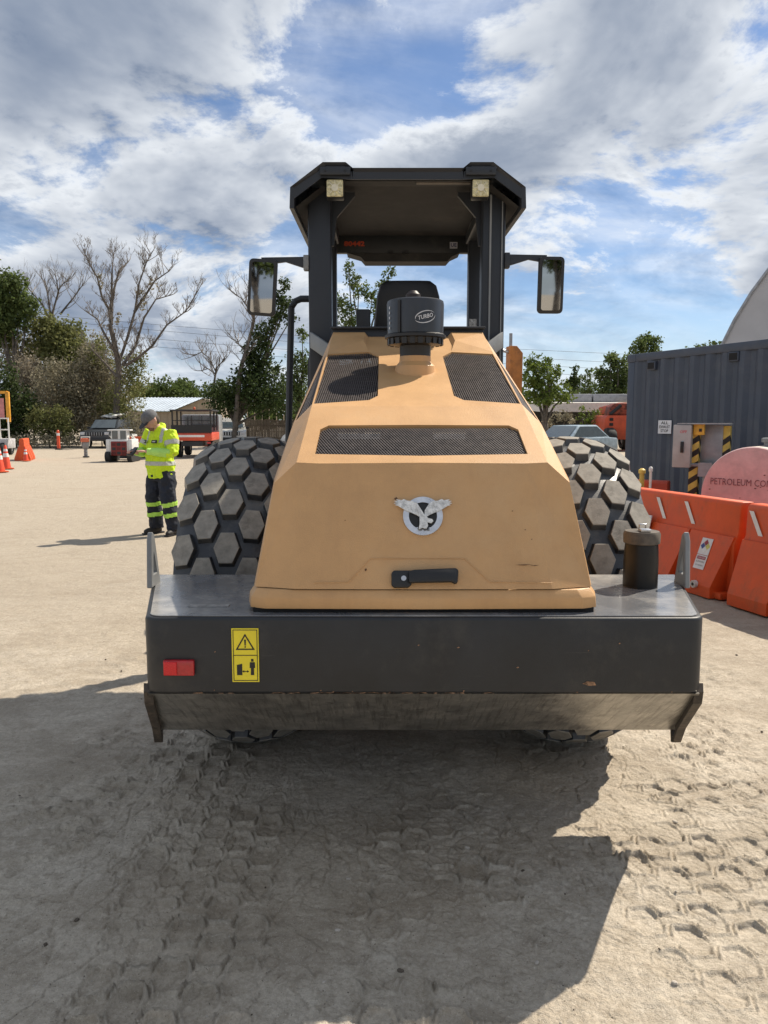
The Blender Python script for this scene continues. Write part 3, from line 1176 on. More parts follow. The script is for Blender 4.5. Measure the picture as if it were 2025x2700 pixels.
def disc(r0, r1, d0, d1, n=40):
    m_ = MB()
    ring = []
    for k in range(n):
        a = 2 * math.pi * k / n
        ring.append((math.cos(a), math.sin(a)))
    vs = [ep(c * r0, s_ * r0, d0) for c, s_ in ring] + [ep(c * r0, s_ * r0, d1) for c, s_ in ring]
    fs = [(k, (k + 1) % n, n + (k + 1) % n, n + k) for k in range(n)]
    if r1:
        vs += [ep(c * r1, s_ * r1, d1) for c, s_ in ring]
        fs += [(n + k, n + (k + 1) % n, 2 * n + (k + 1) % n, 2 * n + k) for k in range(n)]
    else:
        fs.append(tuple(range(n, 2 * n)))
    m_.add(vs, fs)
    return m_


M_CHROME = mat('emblem_chrome', (0.60, 0.62, 0.66), 0.30, 0.55, var=.08, vs=30)
em = part(disc(.0665, .047, 0, .008), 'emblem_ring', M_CHROME)
part(disc(.047, 0, .0, .004), 'emblem_disc', M_INK, em)
e_ = MB()
wing = [(-.004, .000), (-.022, .012), (-.040, .020), (-.058, .028), (-.072, .036), (-.082, .043), (-.094, .046), (-.086, .050), (-.098, .052), (-.088, .056), (-.097, .060), (-.084, .061),
        (-.090, .066), (-.070, .063), (-.064, .067), (-.050, .061), (-.034, .060), (-.020, .050), (-.006, .028)]
for s in (-1, 1):
    e_.prism([ep(s * u, v - .010, .009) for u, v in wing], EN * .004)
bodyp = [(-.024, .052), (-.010, .030), (.004, .006), (.016, -.006), (.030, -.010), (.034, -.016), (.026, -.024), (.014, -.020), (.016, -.034), (.010, -.042), (-.006, -.040), (-.016, -.046), (-.012, -.026), (-.012, .0), (-.018, .024)]
e_.prism([ep(u, v - .004, .011) for u, v in bodyp], EN * .006)
part(e_, 'eagle', mat('eagle_silver', (0.66, 0.65, 0.62), 0.42, 0.35, var=.18, vs=90, bump=.001, bs=300), em)
b = MB()
b.prism([ep(-.024, -.052, .009), ep(.028, -.052, .009), ep(.026, -.040, .009), ep(-.022, -.040, .009)], EN * .001)
part(b, 'emblem_plate', M_CHROME, em)
lettering('emblem_lettering', 'CASE', .015, M_INK, em, ep(.001, -.046, .0125), EU, EV, OFF, width=.040, bold=.0006)

# latch handle with lock
b = MB()
hp = lambda u, w, d: pn(u, w, d)


def slab(pts, d0, d1):
    m_ = MB()
    m_.prism([pn(u, w, d0) for u, w in pts], EN * (d1 - d0))
    return m_


hd = part(slab([(-.106, 1.066), (-.098, 1.058), (-.052, 1.058), (-.040, 1.068), (-.038, 1.110), (-.098, 1.110), (-.106, 1.102)], .001, .020), 'latch_handle', M_BLACK, bevel=.004)
part(slab([(-.050, 1.070), (.090, 1.073), (.098, 1.066), (.108, 1.070), (.112, 1.108), (.104, 1.115), (-.030, 1.110), (-.050, 1.106)], .012, .034), 'grip', M_BLACK, hd, bevel=.005)
lk = MB()
c0 = pn(-.066, 1.085, .020)
nn = 16
ringp = [(math.cos(2 * math.pi * k / nn) * .0085, math.sin(2 * math.pi * k / nn) * .0085) for k in range(nn)]
lk.prism([c0 + EU * a + EV * c for a, c in ringp], EN * .004)
part(lk, 'lock_barrel', M_SILV, hd)

# --- air precleaner
PX, PY_ = .012, 3.56
zt = top_z(PY_)
b = MB()
b.lathe([(.098, zt - .05), (.090, zt + .015), (.072, zt + .035), (.070, zt + .060)], (PX, PY_, 0), n=32)
part(b, 'intake_collar', M_SANDY, smooth=True)
b = MB()
b.lathe([(.070, zt + .060), (.071, zt + .10), (.074, zt + .115)], (PX, PY_, 0), n=32)
pc = part(b, 'precleaner', M_BLACK, smooth=True)
b = MB()
b.lathe([(.074, zt + .105), (.118, zt + .112), (.124, zt + .135), (.138, zt + .140), (.138, zt + .152), (.128, zt + .158)], (PX, PY_, 0), n=36)
for k in range(22):
    a = 2 * math.pi * k / 22
    b.box((PX + .124 * math.cos(a), PY_ + .124 * math.sin(a), zt + .124), (.006, .022, .030), rot=(0, 0, a))
part(b, 'vane_ring', M_BLACK, pc, smooth=True)
b = MB()
b.lathe([(.127, zt + .152), (.129, zt + .288), (.126, zt + .302), (.118, zt + .307), (.0, zt + .311)], (PX, PY_, 0), n=48, cap=False)
bowl = part(b, 'bowl', mat('bowl_plastic', (0.020, 0.023, 0.029), 0.36, var=.08, vs=8, coat=.25), pc, smooth=True)
b = MB()
b.box((PX - .075, PY_ - .108, zt + .225), (.012, .008, .14), rot=(0, 0, -.6))
part(b, 'bowl_rib', M_BLACK, bowl)


def on_bowl(u, w, d=.0012):
    a = u / .13
    return Vector((PX + (.1295 + d) * math.sin(a), PY_ - (.1295 + d) * math.cos(a), zt + .222 + w))


b = MB()


def swoosh(c, rx, ry, a0, a1, w0, tilt):
    pts = []
    for k in range(15):
        t = k / 14
        a = a0 + (a1 - a0) * t
        pts.append((rx * math.cos(a), ry * math.sin(a), w0 * math.sin(math.pi * t) + .0006))
    ct, st = math.cos(tilt), math.sin(tilt)
    for (x0, y0, q0), (x1, y1, q1) in zip(pts, pts[1:]):
        P = []
        for x, y, q_ in ((x0, y0, q0), (x1, y1, q1), (x1 * (1 - q1 * 18), y1 * (1 - q1 * 18), q1), (x0 * (1 - q0 * 18), y0 * (1 - q0 * 18), q0)):
            P.append(on_bowl(c[0] + x * ct - y * st, c[1] + x * st + y * ct))
        b.add(P, [(0, 1, 2, 3)])


swoosh((.040, .0), .048, .026, R(20), R(185), .008, R(14))
swoosh((.040, .0), .050, .027, R(190), R(355), .008, R(14))
vs, fs = text_mesh('TURBO', .024, shear=.2, bold=.0005)
ct, st = math.cos(R(14)), math.sin(R(14))
b.add([on_bowl(.040 + v.x * .92 * ct - v.y * st, v.x * .92 * st + v.y * ct) for v in vs], fs)
part(b, 'bowl_logo', mat('grey_print', (0.50, 0.52, 0.55), 0.6), bowl)
b = MB()
for k in range(5):
    b.add([on_bowl(-.150 + .0, .04 - k * .022), on_bowl(-.140, .04 - k * .022), on_bowl(-.140, .052 - k * .022), on_bowl(-.150, .05 - k * .022)], [(0, 1, 2, 3)])
part(b, 'bowl_label', mat('grey_print', (0, 0, 0)), bowl)
b = MB()
b.lathe([(.036, zt + .26), (.038, zt + .34), (.034, zt + .365), (.020, zt + .38), (.0, zt + .385)], (PX - .004, PY_ + .19, 0), n=20, cap=False)
part(b, 'amber_dome', mat('dark_amber', (0.016, 0.008, 0.006), 0.5), smooth=True)

# --- bulkhead, seat, armrest, platform
b = MB()
b.box((0, 4.31, 2.035), (.83, .05, .13))
b.box((0, 4.30, 2.103), (.84, .09, .012))
part(b, 'bulkhead', M_ROPS, bevel=.004)
b = MB()
sy = 5.0
prof = []
for t, wd, th_ in [(1.72, .22, .06), (1.9, .235, .065), (2.1, .228, .06), (2.27, .205, .055), (2.37, .195, .05), (2.435, .175, .045), (2.46, .14, .03)]:
    ring = []
    for k in range(16):
        a = 2 * math.pi * k / 16
        cx_ = math.copysign(abs(math.cos(a)) ** .6, math.cos(a)) * wd
        sx_ = math.copysign(abs(math.sin(a)) ** .6, math.sin(a)) * th_
        ring.append((.02 + cx_, sy - (t - 1.72) * .12 + sx_, t))
    prof.append(ring)
b.loft(prof)
seat = part(b, 'seat_backrest', mat('black_vinyl', (0.010, 0.010, 0.011), 0.55, var=.1, bump=.001, bs=200), smooth=True)
b = MB()
b.box((.02, sy + .25, 1.70), (.46, .50, .12))
part(b, 'seat_cushion', MATS['black_vinyl'], seat, bevel=.03)
b = MB()
b.box((.02, sy + .22, 1.45), (.34, .36, .40))
part(b, 'seat_pedestal', M_ROPS, seat)
b = MB()
b.box((-.255, 4.78, 2.17), (.085, .07, .20))
b.box((-.255, 4.95, 2.06), (.07, .40, .05))
part(b, 'armrest', M_BLACK, bevel=.012)
b = MB()
b.box((.0, 5.25, 1.20), (1.05, 1.7, .10))
b.box((0, 5.2, .85), (.70, 1.9, .60))
part(b, 'operator_platform', M_ROPS, bevel=.01)
b = MB()
b.tube([(0, 5.75, 1.25), (0, 5.68, 1.95)], .05, 10)
b.box((0, 5.70, 1.98), (.36, .18, .10))
part(b, 'steering_console', M_BLACK)
b = MB()
ring = [(0 + .17 * math.cos(2 * math.pi * k / 20), 5.55 + .12 * math.sin(2 * math.pi * k / 20), 1.93 + .10 * math.sin(2 * math.pi * k / 20)) for k in range(21)]
b.tube(ring, .013, 6, cap=False)
part(b, 'steering_wheel', M_BLACK)

# --- roll-over frame
def post(name, x, Y, z0, z1, wx, wy):
    m_ = MB()
    m_.box((x, Y, (z0 + z1) / 2), (wx, wy, z1 - z0))
    return part(m_, name, M_ROPS, bevel=.012, seg=3)


for s in (-1, 1):
    p_ = post('rear_post', s * .500, 4.62, 1.20, 2.90, .132, .12)
    if s > 0:
        m_ = MB()
        m_.box((.478, 4.553, 2.15), (.010, .012, 1.45))
        part(m_, 'post_seam', M_GREYST, p_)
        m_ = MB()
        m_.box((.545, 4.556, 2.3), (.006, .010, 1.1))
        part(m_, 'post_rubber', M_GREYST, p_)
    post('front_post', s * .515, 5.62, 1.20, 2.90, .10, .12)
    m_ = MB()                       # corner gusset plates up under the roof
    m_.prism([(s * .435, 4.66, 2.92), (s * .30, 4.66, 2.92), (s * .30, 4.66, 2.90), (s * .405, 4.66, 2.78), (s * .425, 4.66, 2.62), (s * .435, 4.66, 2.62)], (0, .03, 0))
    part(m_, 'roof_gusset', M_ROPS)
    m_ = MB()
    m_.box((s * .50, 5.12, 2.885), (.10, 1.10, .07))
    part(m_, 'roof_rail', M_ROPS, bevel=.006)
    m_ = MB()                       # strut from the post down to the hood
    A, B_ = Vector((s * .545, 4.545, 2.075)), Vector((s * .375, 4.30, 1.945))
    m_.prism([A + Vector((0, 0, .035)), A - Vector((0, 0, .055)), B_ - Vector((0, 0, .05)), B_ + Vector((0, 0, .04))], (s * .012, -.02, 0))
    part(m_, 'hood_strut', M_GREYST, bevel=.003)
b = MB()
b.box((.497, 5.558, 2.19), (.052, .003, .085))
b.box((.497, 5.558, 2.285), (.052, .003, .06))
part(b, 'post_decal', mat('grey_decal', (0.30, 0.31, 0.32), 0.6, var=.4, vs=90))

# --- canopy roof
def roof_ring(Y, k, dz, lip):
    hz_ = [(-.645, 2.752), (-.640, 2.862), (-.462, 2.992), (-.338, 2.992), (-.300, 2.962), (.300, 2.962), (.338, 2.992), (.462, 2.992), (.640, 2.862), (.645, 2.752)]
    return [(x * k, Y, z + dz) for x, z in hz_]


b = MB()
r0 = roof_ring(4.36, 1.0, 0, 0)
r1 = roof_ring(5.98, 1.02, .055, 0)
inn = lambda r, d: [(x * .965, y + d, z - .018 if abs(x) < .6 else z + .002) for x, y, z in r]
i0, i1 = inn(r0, .012), inn(r1, -.012)
n = 10
vs = r0 + r1 + i0 + i1
fs = []
for k in range(n - 1):
    fs += [(k, k + 1, n + k + 1, n + k), (2 * n + k, 3 * n + k, 3 * n + k + 1, 2 * n + k + 1), (k, 2 * n + k, 2 * n + k + 1, k + 1), (n + k, n + k + 1, 3 * n + k + 1, 3 * n + k)]
fs += [(0, n, 3 * n, 2 * n), (n - 1, 3 * n - 1, 4 * n - 1, 2 * n - 1)]
b.add(vs, fs)
roof = part(b, 'canopy_roof', M_ROPS)
b = MB()                            # rear valance across the back edge
b.prism([(-.30, 4.372, 2.905), (.30, 4.372, 2.905), (.30, 4.372, 2.95), (-.30, 4.372, 2.95)], (0, .012, 0))
for s in (-1, 1):
    b.prism([(s * .30, 4.372, 2.905), (s * .47, 4.372, 2.915), (s * .47, 4.372, 2.974), (s * .345, 4.372, 2.974), (s * .305, 4.372, 2.945)], (0, .012, 0))
    b.prism([(s * .47, 4.372, 2.915), (s * .628, 4.372, 2.80), (s * .628, 4.372, 2.855), (s * .472, 4.372, 2.970)], (0, .012, 0))
part(b, 'roof_valance', M_ROPS, roof)
b = MB()                            # pressed ceiling in three steps
cl = [(4.40, 2.905), (4.60, 2.935), (4.95, 2.922), (5.0, 2.940), (5.40, 2.928), (5.45, 2.942), (5.84, 2.932)]
for (ya, za), (yb, zb_) in zip(cl, cl[1:]):
    b.add([(-.46, ya, za), (.46, ya, za), (.46, yb, zb_), (-.46, yb, zb_)], [(0, 1, 2, 3)])
for s in (-1, 1):
    b.add([(s * .46, 4.44, 2.90), (s * .62, 4.44, 2.78), (s * .62, 5.85, 2.82), (s * .46, 5.84, 2.932)], [(0, 1, 2, 3)])
part(b, 'roof_liner', M_LINER, roof)
b = MB()
b.box((0, 5.80, 2.875), (1.02, .05, .125))
beam = part(b, 'front_beam', M_DARK, bevel=.004)
b = MB()
b.prism([(-.40, 5.775, 2.812), (.42, 5.775, 2.812), (.36, 5.775, 2.785), (.33, 5.775, 2.752), (-.27, 5.775, 2.752), (-.30, 5.775, 2.785)], (0, .16, .0))
part(b, 'front_visor', M_LINER, roof)
lettering('asset_number', '80442', .046, mat('orange_print', (0.50, 0.06, 0.02), 0.6), beam, (-.345, 5.7735, 2.875), (1, 0, 0), (0, 0, 1), OFF, bold=.002, width=.15)
b = MB()
b.box((.375, 5.7725, 2.865), (.055, .003, .045))
st_ = part(b, 'beam_sticker', mat('grey_sticker', (0.40, 0.40, 0.44), 0.6), beam)
lettering('sticker_print', 'UE', .036, mat('navy_print', (0.02, 0.02, 0.09), 0.6), st_, (.375, 5.770, 2.866), (1, 0, 0), (0, 0, 1), OFF, bold=.001)
for x in (-.08, .03):
    b = MB()
    b.box((x, 5.765, 2.815), (.035, .03, .018))
    part(b, 'beam_clip', M_BLACK, beam)
for s in (-1, 1):                   # work lamps hung below the rear corners
    m_ = MB()
    m_.box((s * .395, 4.356, 2.944), (.165, .016, .042))
    br = part(m_, 'lamp_bracket', M_ROPS, bevel=.003)
    for dxx in (-.055, .055):
        m_ = MB()
        m_.lathe([(.006, 4.344), (.006, 4.349)], (s * .395 + dxx, 0, 2.944), 'Y', 8)
        part(m_, 'bolt', M_BLACK, br)
    m_ = MB()
    m_.box((s * .398, 4.42, 2.862), (.098, .07, .098))
    m_.box((s * .398, 4.43, 2.92), (.03, .02, .05))
    wl_ = part(m_, 'work_lamp', M_BLACK, bevel=.012, seg=2)
    m_ = MB()
    m_.box((s * .398, 4.381, 2.862), (.090, .012, .090))
    part(m_, 'lamp_lens', mat('yellowed_lens', (0.52, 0.47, 0.27), 0.3, var=.25, vs=70, coat=.3), wl_, bevel=.010)
    m_ = MB()
    m_.lathe([(.019, 4.368), (.017, 4.376)], (s * .398, 0, 2.862), 'Y', 16)
    for k in range(8):
        a = k * math.pi / 4
        m_.box((s * .398 + .030 * math.cos(a), 4.374, 2.862 + .030 * math.sin(a)), (.004, .003, .020), rot=(0, math.pi / 2 - a, 0))
    part(m_, 'reflector', mat('pale_lens', (0.70, 0.66, 0.52), 0.35), wl_)
b = MB()
b.box((.20, 4.46, 2.925), (.30, .03, .035))
part(b, 'id_plate', mat('dull_plate', (0.16, 0.14, 0.12), 0.6, var=.2), roof)

# --- mirrors on arms
def mirror(px0, py0, px1, py1, Y, lean, ang, armx, label):
    c = (at(px0, py0, Y) + at(px1, py1, Y)) / 2 - Vector((CX, 0, 0))
    w = abs(at(px1, py0, Y).x - at(px0, py0, Y).x)
    h_ = abs(at(px0, py0, Y).z - at(px0, py1, Y).z)
    s = -1 if c.x < 0 else 1
    e = Euler((ang[0], lean, ang[1])).to_matrix()

    def rr(w_, hh, r_, y):
        out_ = []
        for cx_, cz_, a0 in ((w_ / 2 - r_, hh / 2 - r_, 0), (-w_ / 2 + r_, hh / 2 - r_, 90), (-w_ / 2 + r_, -hh / 2 + r_, 180), (w_ / 2 - r_, -hh / 2 + r_, 270)):
            for k in range(5):
                a = R(a0 + k * 22.5)
                out_.append(c + e @ Vector((cx_ + r_ * math.cos(a), y, cz_ + r_ * math.sin(a))))
        return out_
    m_ = MB()
    m_.loft([rr(w * .8, h_ * .85, .02, .05), rr(w, h_, .025, .018), rr(w, h_, .025, 0.0), rr(w - .016, h_ - .016, .02, -.002)])
    mo = part(m_, 'mirror', M_BLACK, smooth=True)
    mo['label'] = label
    m_ = MB()
    rim_ = rr(w - .036, h_ - .036, .014, -.004)
    m_.add(rim_, [tuple(range(len(rim_)))])
    part(m_, 'mirror_glass', M_MIRR, mo)
    m_ = MB()
    top = c + e @ Vector((0, .03, h_ / 2))
    m_.prism([top + Vector((-.02, 0, -.03)), top + Vector((-.02, 0, .012)), Vector((armx, top.y, top.z + .016)), Vector((armx, top.y, top.z - .05)), top + Vector(((armx - top.x) * .5, 0, -.012))], (0, .022, 0))
    part(m_, 'mirror_arm', M_ROPS, mo)
    m_ = MB()
    m_.box((armx - s * .0, top.y + .012, top.z - .018), (.03, .05, .085))
    part(m_, 'arm_bracket', M_GREYST if s < 0 else M_ROPS, mo, bevel=.004)


mirror(535, 560, 597, 682, 4.55, R(5), (R(4.7), R(-7)), -.578, 'tilted rectangular mirror hung out on the left')
mirror(1162, 555, 1219, 677, 4.55, R(-1), (R(4.9), R(9)), .578, 'upright rectangular mirror hung out on the right')

# --- grab rails left of the platform
b = MB()
b.tube([(-.56, 4.85, 2.345), (-.64, 4.85, 2.345), (-.675, 4.85, 2.33), (-.70, 4.85, 2.29), (-.715, 4.85, 1.9), (-.735, 4.85, 1.30)], .021, 10)
part(b, 'grab_rail', M_ROPS, smooth=True)
b = MB()
b.tube([(-.56, 5.15, 2.12), (-.60, 5.15, 2.06), (-.615, 5.15, 1.98), (-.625, 5.15, 1.30)], .018, 10)
part(b, 'grab_rail', M_ROPS, smooth=True)

# --- chassis, axle, front yoke and drum
b = MB()
b.box((0, 3.85, .78), (.74, 1.7, .42))
part(b, 'chassis', M_DARK)
b = MB()
b.lathe([(.16, -.62), (.20, -.2), (.24, 0), (.20, .2), (.16, .62)], (0, AXY, .74), 'X', 16)
part(b, 'rear_axle', M_DARK)
b = MB()
for s in (-1, 1):
    b.box((s * 1.08, 6.75, .85), (.08, 1.9, .34))
b.box((0, 5.85, .85), (2.2, .16, .40))
b.box((0, 7.72, .85), (2.2, .14, .30))
part(b, 'front_yoke', M_SANDY, bevel=.01)
b = MB()
b.lathe([(.0, -1.03), (.70, -1.03), (.74, -1.0), (.75, -.9), (.75, .9), (.74, 1.0), (.70, 1.03), (0, 1.03)], (0, 6.78, .742), 'X', 48, cap=False)
part(b, 'drum', M_STEEL, smooth=True)

# --- studded rear tyres
TR, TW = .757, .285
crown = lambda x: TR - .068 * (abs(x) / .25) ** 2.4


def make_tire(side):
    tx = side * .808
    root = MB()
    prof = [(.33, -.20), (.36, -.225), (.45, -.255), (.55, -.262), (.625, -.258)]
    for k in range(13):
        x = -.248 + .496 * k / 12
        prof.append((crown(x), x))
    prof += [(.625, .258), (.55, .262), (.45, .255), (.36, .225), (.33, .20)]
    root.lathe(prof, (0, 0, 0), 'X', 72, cap=False)
    t = root.build('tire', M_RUB, ROLL, (0, 0, 0), smooth=True)
    t.location = (tx, 0, .732)
    t['label'] = ('left' if side < 0 else 'right') + ' rear tyre with dusty hexagonal studs'
    rm = MB()
    rm.lathe([(0, -.03), (.10, -.03), (.16, .02), (.30, .02), (.335, -.18), (.345, -.20), (.345, .20), (.335, .18), (.30, .10), (0, .10)], (0, 0, 0), 'X', 36, cap=False)
    rm.build('wheel_rim', M_SANDY, t, smooth=True)
    cols = [-.200, -.100, 0.0, .100, .200]
    NL = 22
    joined = MB()
    meshes = []
    for ci, cx_ in enumerate(cols):
        a, bb = (.0560, .0690)
        if abs(cx_) > .2:
            a = .058
        def ringh(k, dr, sh=0):
            out_ = []
            for (fu, fv) in ((-1, 0), (-.52, 1), (.52, 1), (1, 0), (.52, -1), (-.52, -1)):
                x = cx_ + fu * a * k + sh
                y = fv * bb * k
                rr_ = crown(min(max(x, -.27), .27)) + dr
                rr_ = math.sqrt(max(rr_ * rr_ - y * y, .01))
                out_.append((x, y, rr_))
            return out_
        r_base, r_mid, r_top = ringh(1.15, -.012), ringh(1.0, .029), ringh(.965, .032)
        vs_ = r_base + r_mid + r_top
        fs_ = []
        for lv in (0, 6):
            for k in range(6):
                fs_.append((lv + k, lv + (k + 1) % 6, lv + 6 + (k + 1) % 6, lv + 6 + k))
        mats_i = [0] * 6 + [1] * 6 + [1]
        fs_.append(tuple(range(12, 18)))
        mb = MB()
        mb.v = vs_
        mb.f = fs_
        mb.m = mats_i
        lug0 = None
        for k in range(NL):
            th_ = 2 * math.pi * (k + (.5 if ci % 2 else 0) + (.23 if side > 0 else .0)) / NL
            deg = math.degrees(th_) % 360
            vis = deg < 200 or deg > 345
            if vis:
                if lug0 is None:
                    lug0 = mb.build('tread_stud', [M_RUB, M_DUST], t)
                    ob = lug0
                else:
                    ob = lug0.copy()
                    COL.objects.link(ob)
                    ob.parent = t
                ob.rotation_euler = (th_, 0, 0)
            else:
                e = Matrix.Rotation(th_, 3, 'X')
                o_ = len(joined.v)
                joined.v += [tuple(e @ Vector(p)) for p in vs_]
                joined.f += [tuple(i + o_ for i in f) for f in fs_]
                joined.m += mats_i
    jo = joined.build('far_side_studs', [M_RUB, M_DUST], t)
    jo['kind'] = 'stuff'
    return t


make_tire(-1)
make_tire(1)

# ------------------------------------------------------------------ right side: container, barriers, tank, power pedestal
M_CONT = mat('container_paint', (0.050, 0.064, 0.092), 0.5, var=0.08, vs=2, patch=(0.085, 0.095, 0.115), ps=2.4, pr=(0.52, 0.75), bump=.001, bs=40)
CA = Vector((3.69, 11.8, 0))
CD = Vector((.39, -.92, 0)).normalized()
cont = empty('shipping_container', CA, math.atan2(CD.y, CD.x), 'long dark blue grey corrugated shipping container', 'container')
L20, DEP, HGT = 6.06, 2.44, 2.59
b = MB()
prof = []
x = .12
while x < L20 - .12:
    prof += [(x, .006), (x + .070, .006), (x + .138, .042), (x + .210, .042)]
    x += .278
vs = [(p[0], p[1], .15) for p in prof] + [(p[0], p[1], HGT - .11) for p in prof]
n = len(prof)
b.add(vs, [(i, i + 1, n + i + 1, n + i) for i in range(n - 1)])
b.build('corrugated_side', M_CONT, cont)
b = MB()
b.box((L20 / 2, .06, HGT - .055), (L20, .12, .11))
b.build('top_rail', M_CONT, cont, bevel=.008)
b = MB()
b.box((L20 / 2, .06, .08), (L20, .12, .14))
b.build('bottom_rail', M_CONT, cont, bevel=.008)
for xx in (.06, L20 - .06):
    b = MB()
    b.box((xx, .075, HGT / 2), (.14, .15, HGT - .24))
    b.build('corner_post', M_CONT, cont, bevel=.008)
    for z in (.06, HGT - .06):
        b = MB()
        b.box((xx, .08, z), (.178, .17, .118))
        b.build('corner_casting', M_CONT, cont, bevel=.01)
b = MB()
b.box((L20 / 2, DEP / 2 + .05, HGT - .03), (L20 - .02, DEP - .1, .04))
b.build('roof_panel', M_CONT, cont)
b = MB()
b.box((.03, DEP / 2 + .04, HGT / 2), (.05, DEP - .1, HGT - .2))
b.box((L20 - .03, DEP / 2 + .04, HGT / 2), (.05, DEP - .1, HGT - .2))
b.box((L20 / 2, DEP - .02, HGT / 2), (L20, .04, HGT - .2))
b.build('end_wall', M_CONT, cont)


def on_wall(px, py, A=CA, D=CD):
    lo, hi = 0.0, 8.0
    for _ in range(50):
        m_ = (lo + hi) / 2
        P = A + D * m_
        p = at(px, py, P.y)
        if p.x > P.x:
            lo = m_
        else:
            hi = m_
    return lo, at(px, py, (A + D * lo).y).z


for (px, py) in ((1407, 790), (1585, 770)):
    t, z = on_wall(px, py)
    b = MB()
    b.box((t, .02, z), (.16, .06, .12))
    v_ = b.build('wall_vent', M_CONT, cont, bevel=.006)
    b = MB()
    b.box((t, -.011, z), (.13, .004, .09))
    b.build('vent_slot', M_VOID, v_)
t0, z1 = on_wall(1423, 908)
t1, z0 = on_wall(1450, 937)
sg = empty('wall_sign', CA + CD * ((t0 + t1) / 2) + Vector((0, 0, z0)), math.atan2(CD.y, CD.x), 'small white printed notice fixed to the corrugated container wall', 'sign')
b = MB()
sw, sh = (t1 - t0), (z1 - z0)
b.box((0, -.004, sh / 2), (sw, .006, sh))
b.build('sign_plate', mat('notice_white', (0.70, 0.71, 0.74), 0.55, var=.05), sg)
for i, s_ in enumerate(('ALL', 'EXHAUST', 'STOP')):
    lettering('sign_lettering', s_, sh * .30, M_INK, sg, (0, -.009, sh * (.80 - .30 * i)), (1, 0, 0), (0, 0, 1), width=sw * (.55, .8, .58)[i], bold=.001)

# orange water-filled barriers in a row
DB = Vector((.30, -.954, 0)).normalized()
SEAM = Vector((3.27, 6.80, 0))


def barrier(loc, rz, L=1.8, label='', group='orange water barriers', stripes=(), H=.88, material=None):
    o = empty('water_barrier', loc, rz, label, 'barrier', group)
    mt = material or M_ORA
    b = MB()
    prof = [(-.125, .06), (-.14, .50), (-.095, .60), (-.085, H - .03), (-.065, H), (.065, H), (.085, H - .03), (.095, .60), (.14, .50), (.125, .06)]
    b.prism([(.02, y, z) for y, z in prof], (L - .04, 0, 0))
    b.build('barrier_body', mt, o, bevel=.012, seg=2)
    for i in range(3):                # flared buttresses, narrower at the foot
        x0, x1 = .02 + i * (L - .04) / 3, .02 + (i + 1) * (L - .04) / 3
        b = MB()
        for s in (-1, 1):
            b.add([(x0 + .01, s * .13, .565), (x1 - .01, s * .13, .565), (x1 - .09, s * .30, .10), (x0 + .05, s * .30, .10), (x1 - .09, s * .30, .0), (x0 + .05, s * .30, .0),
                   (x0 + .01, 0, .565), (x1 - .01, 0, .565), (x1 - .09, 0, 0), (x0 + .05, 0, 0)],
                  [(0, 1, 2, 3), (3, 2, 4, 5), (0, 3, 5, 9, 6), (1, 7, 8, 4, 2), (0, 6, 7, 1), (5, 4, 8, 9)])
        b.build('buttress', mt, o)
    b = MB()
    b.box((L / 2, 0, .03), (L - .06, .5, .06))
    b.build('foot', mt, o, bevel=.01)
    for sx in stripes:
        b = MB()
        b.prism([(sx, -.0985, H - .06), (sx + .05, -.0985, H - .06), (sx + .17, -.1025, .615), (sx + .12, -.1025, .615)], (0, -.002, 0))
        b.build('reflective_stripe', M_STRIPE, o)
    return o


rzb = math.atan2(DB.y, DB.x)
b1 = barrier(SEAM - DB * 1.82, rzb, 1.8, 'orange barrier carrying the hazard placard, before the pink tank', stripes=(.18, .62, 1.05))
b2 = barrier(SEAM + DB * .02, rzb, 1.8, 'orange barrier cut off by the right edge of the picture', stripes=(.06, .62, 1.18))
# drain plug
b = MB()
b.lathe([(.035, -.33), (.035, -.295)], (1.50, 0, .10), 'Y', 16)
pg = b.build('drain_plug', mat('plug_white', (0.55, 0.53, 0.5), 0.6), b1)
b = MB()
b.lathe([(.015, -.334), (.015, -.330)], (1.50, 0, .10), 'Y', 10)
b.build('plug_hole', M_INK, pg)


def tilt_pl(u, v, x0=1.24):
    """on the sloping face of the near buttress of the far barrier; v = height"""
    y = -.13 - (.565 - v) * (.17 / .465)
    return Vector((x0 + u, y - .004, v))


hz_ = empty('hazard_placard', b1.location + Matrix.Rotation(rzb, 3, 'Z') @ Vector((1.47, -.22, .30)), rzb, 'white placard with coloured hazard diamond on an orange barrier', 'placard')
b = MB()
off_ = Vector((1.47, -.22, .30))
T = lambda u, v, d=0: tilt_pl(u, v, 1.47) - off_ + Vector((0, -.0025 * d, 0))
b.prism([T(-.07, .235), T(.07, .235), T(.07, .36), T(-.07, .36)], (0, -.002, 0))
b.prism([T(-.07, .365), T(.07, .365), T(.07, .515), T(-.07, .515)], (0, -.002, 0))
b.build('placard_sheet', mat('placard_white', (0.68, 0.66, 0.66), 0.5, var=.05), hz_)
for cx_, cz_, c_ in ((0, .475, (.30, .03, .04)), (-.032, .443, (.04, .06, .22)), (.032, .443, (.55, .50, .12)), (0, .411, (.72, .72, .72))):
    b = MB()
    d_ = .029
    b.prism([T(cx_ - d_, cz_, 1), T(cx_, cz_ - d_, 1), T(cx_ + d_, cz_, 1), T(cx_, cz_ + d_, 1)], (0, -.0015, 0))
    b.build('hazard_diamond', mat('diamond_%02d' % int(c_[2] * 100), c_, 0.5), hz_)
b = MB()
b.prism([T(-.055, .322, 1), T(.055, .322, 1), T(.055, .350, 1), T(-.055, .350, 1)], (0, -.0015, 0))
b.build('danger_band', mat('danger_red', (0.33, 0.05, 0.07), 0.5), hz_)
up_ = (T(0, .5) - T(0, .3)).normalized()
lettering('placard_lettering', 'DANGER', .024, mat('placard_pink', (0.7, .55, .58), .5), hz_, T(0, .336, 2), (1, 0, 0), up_)
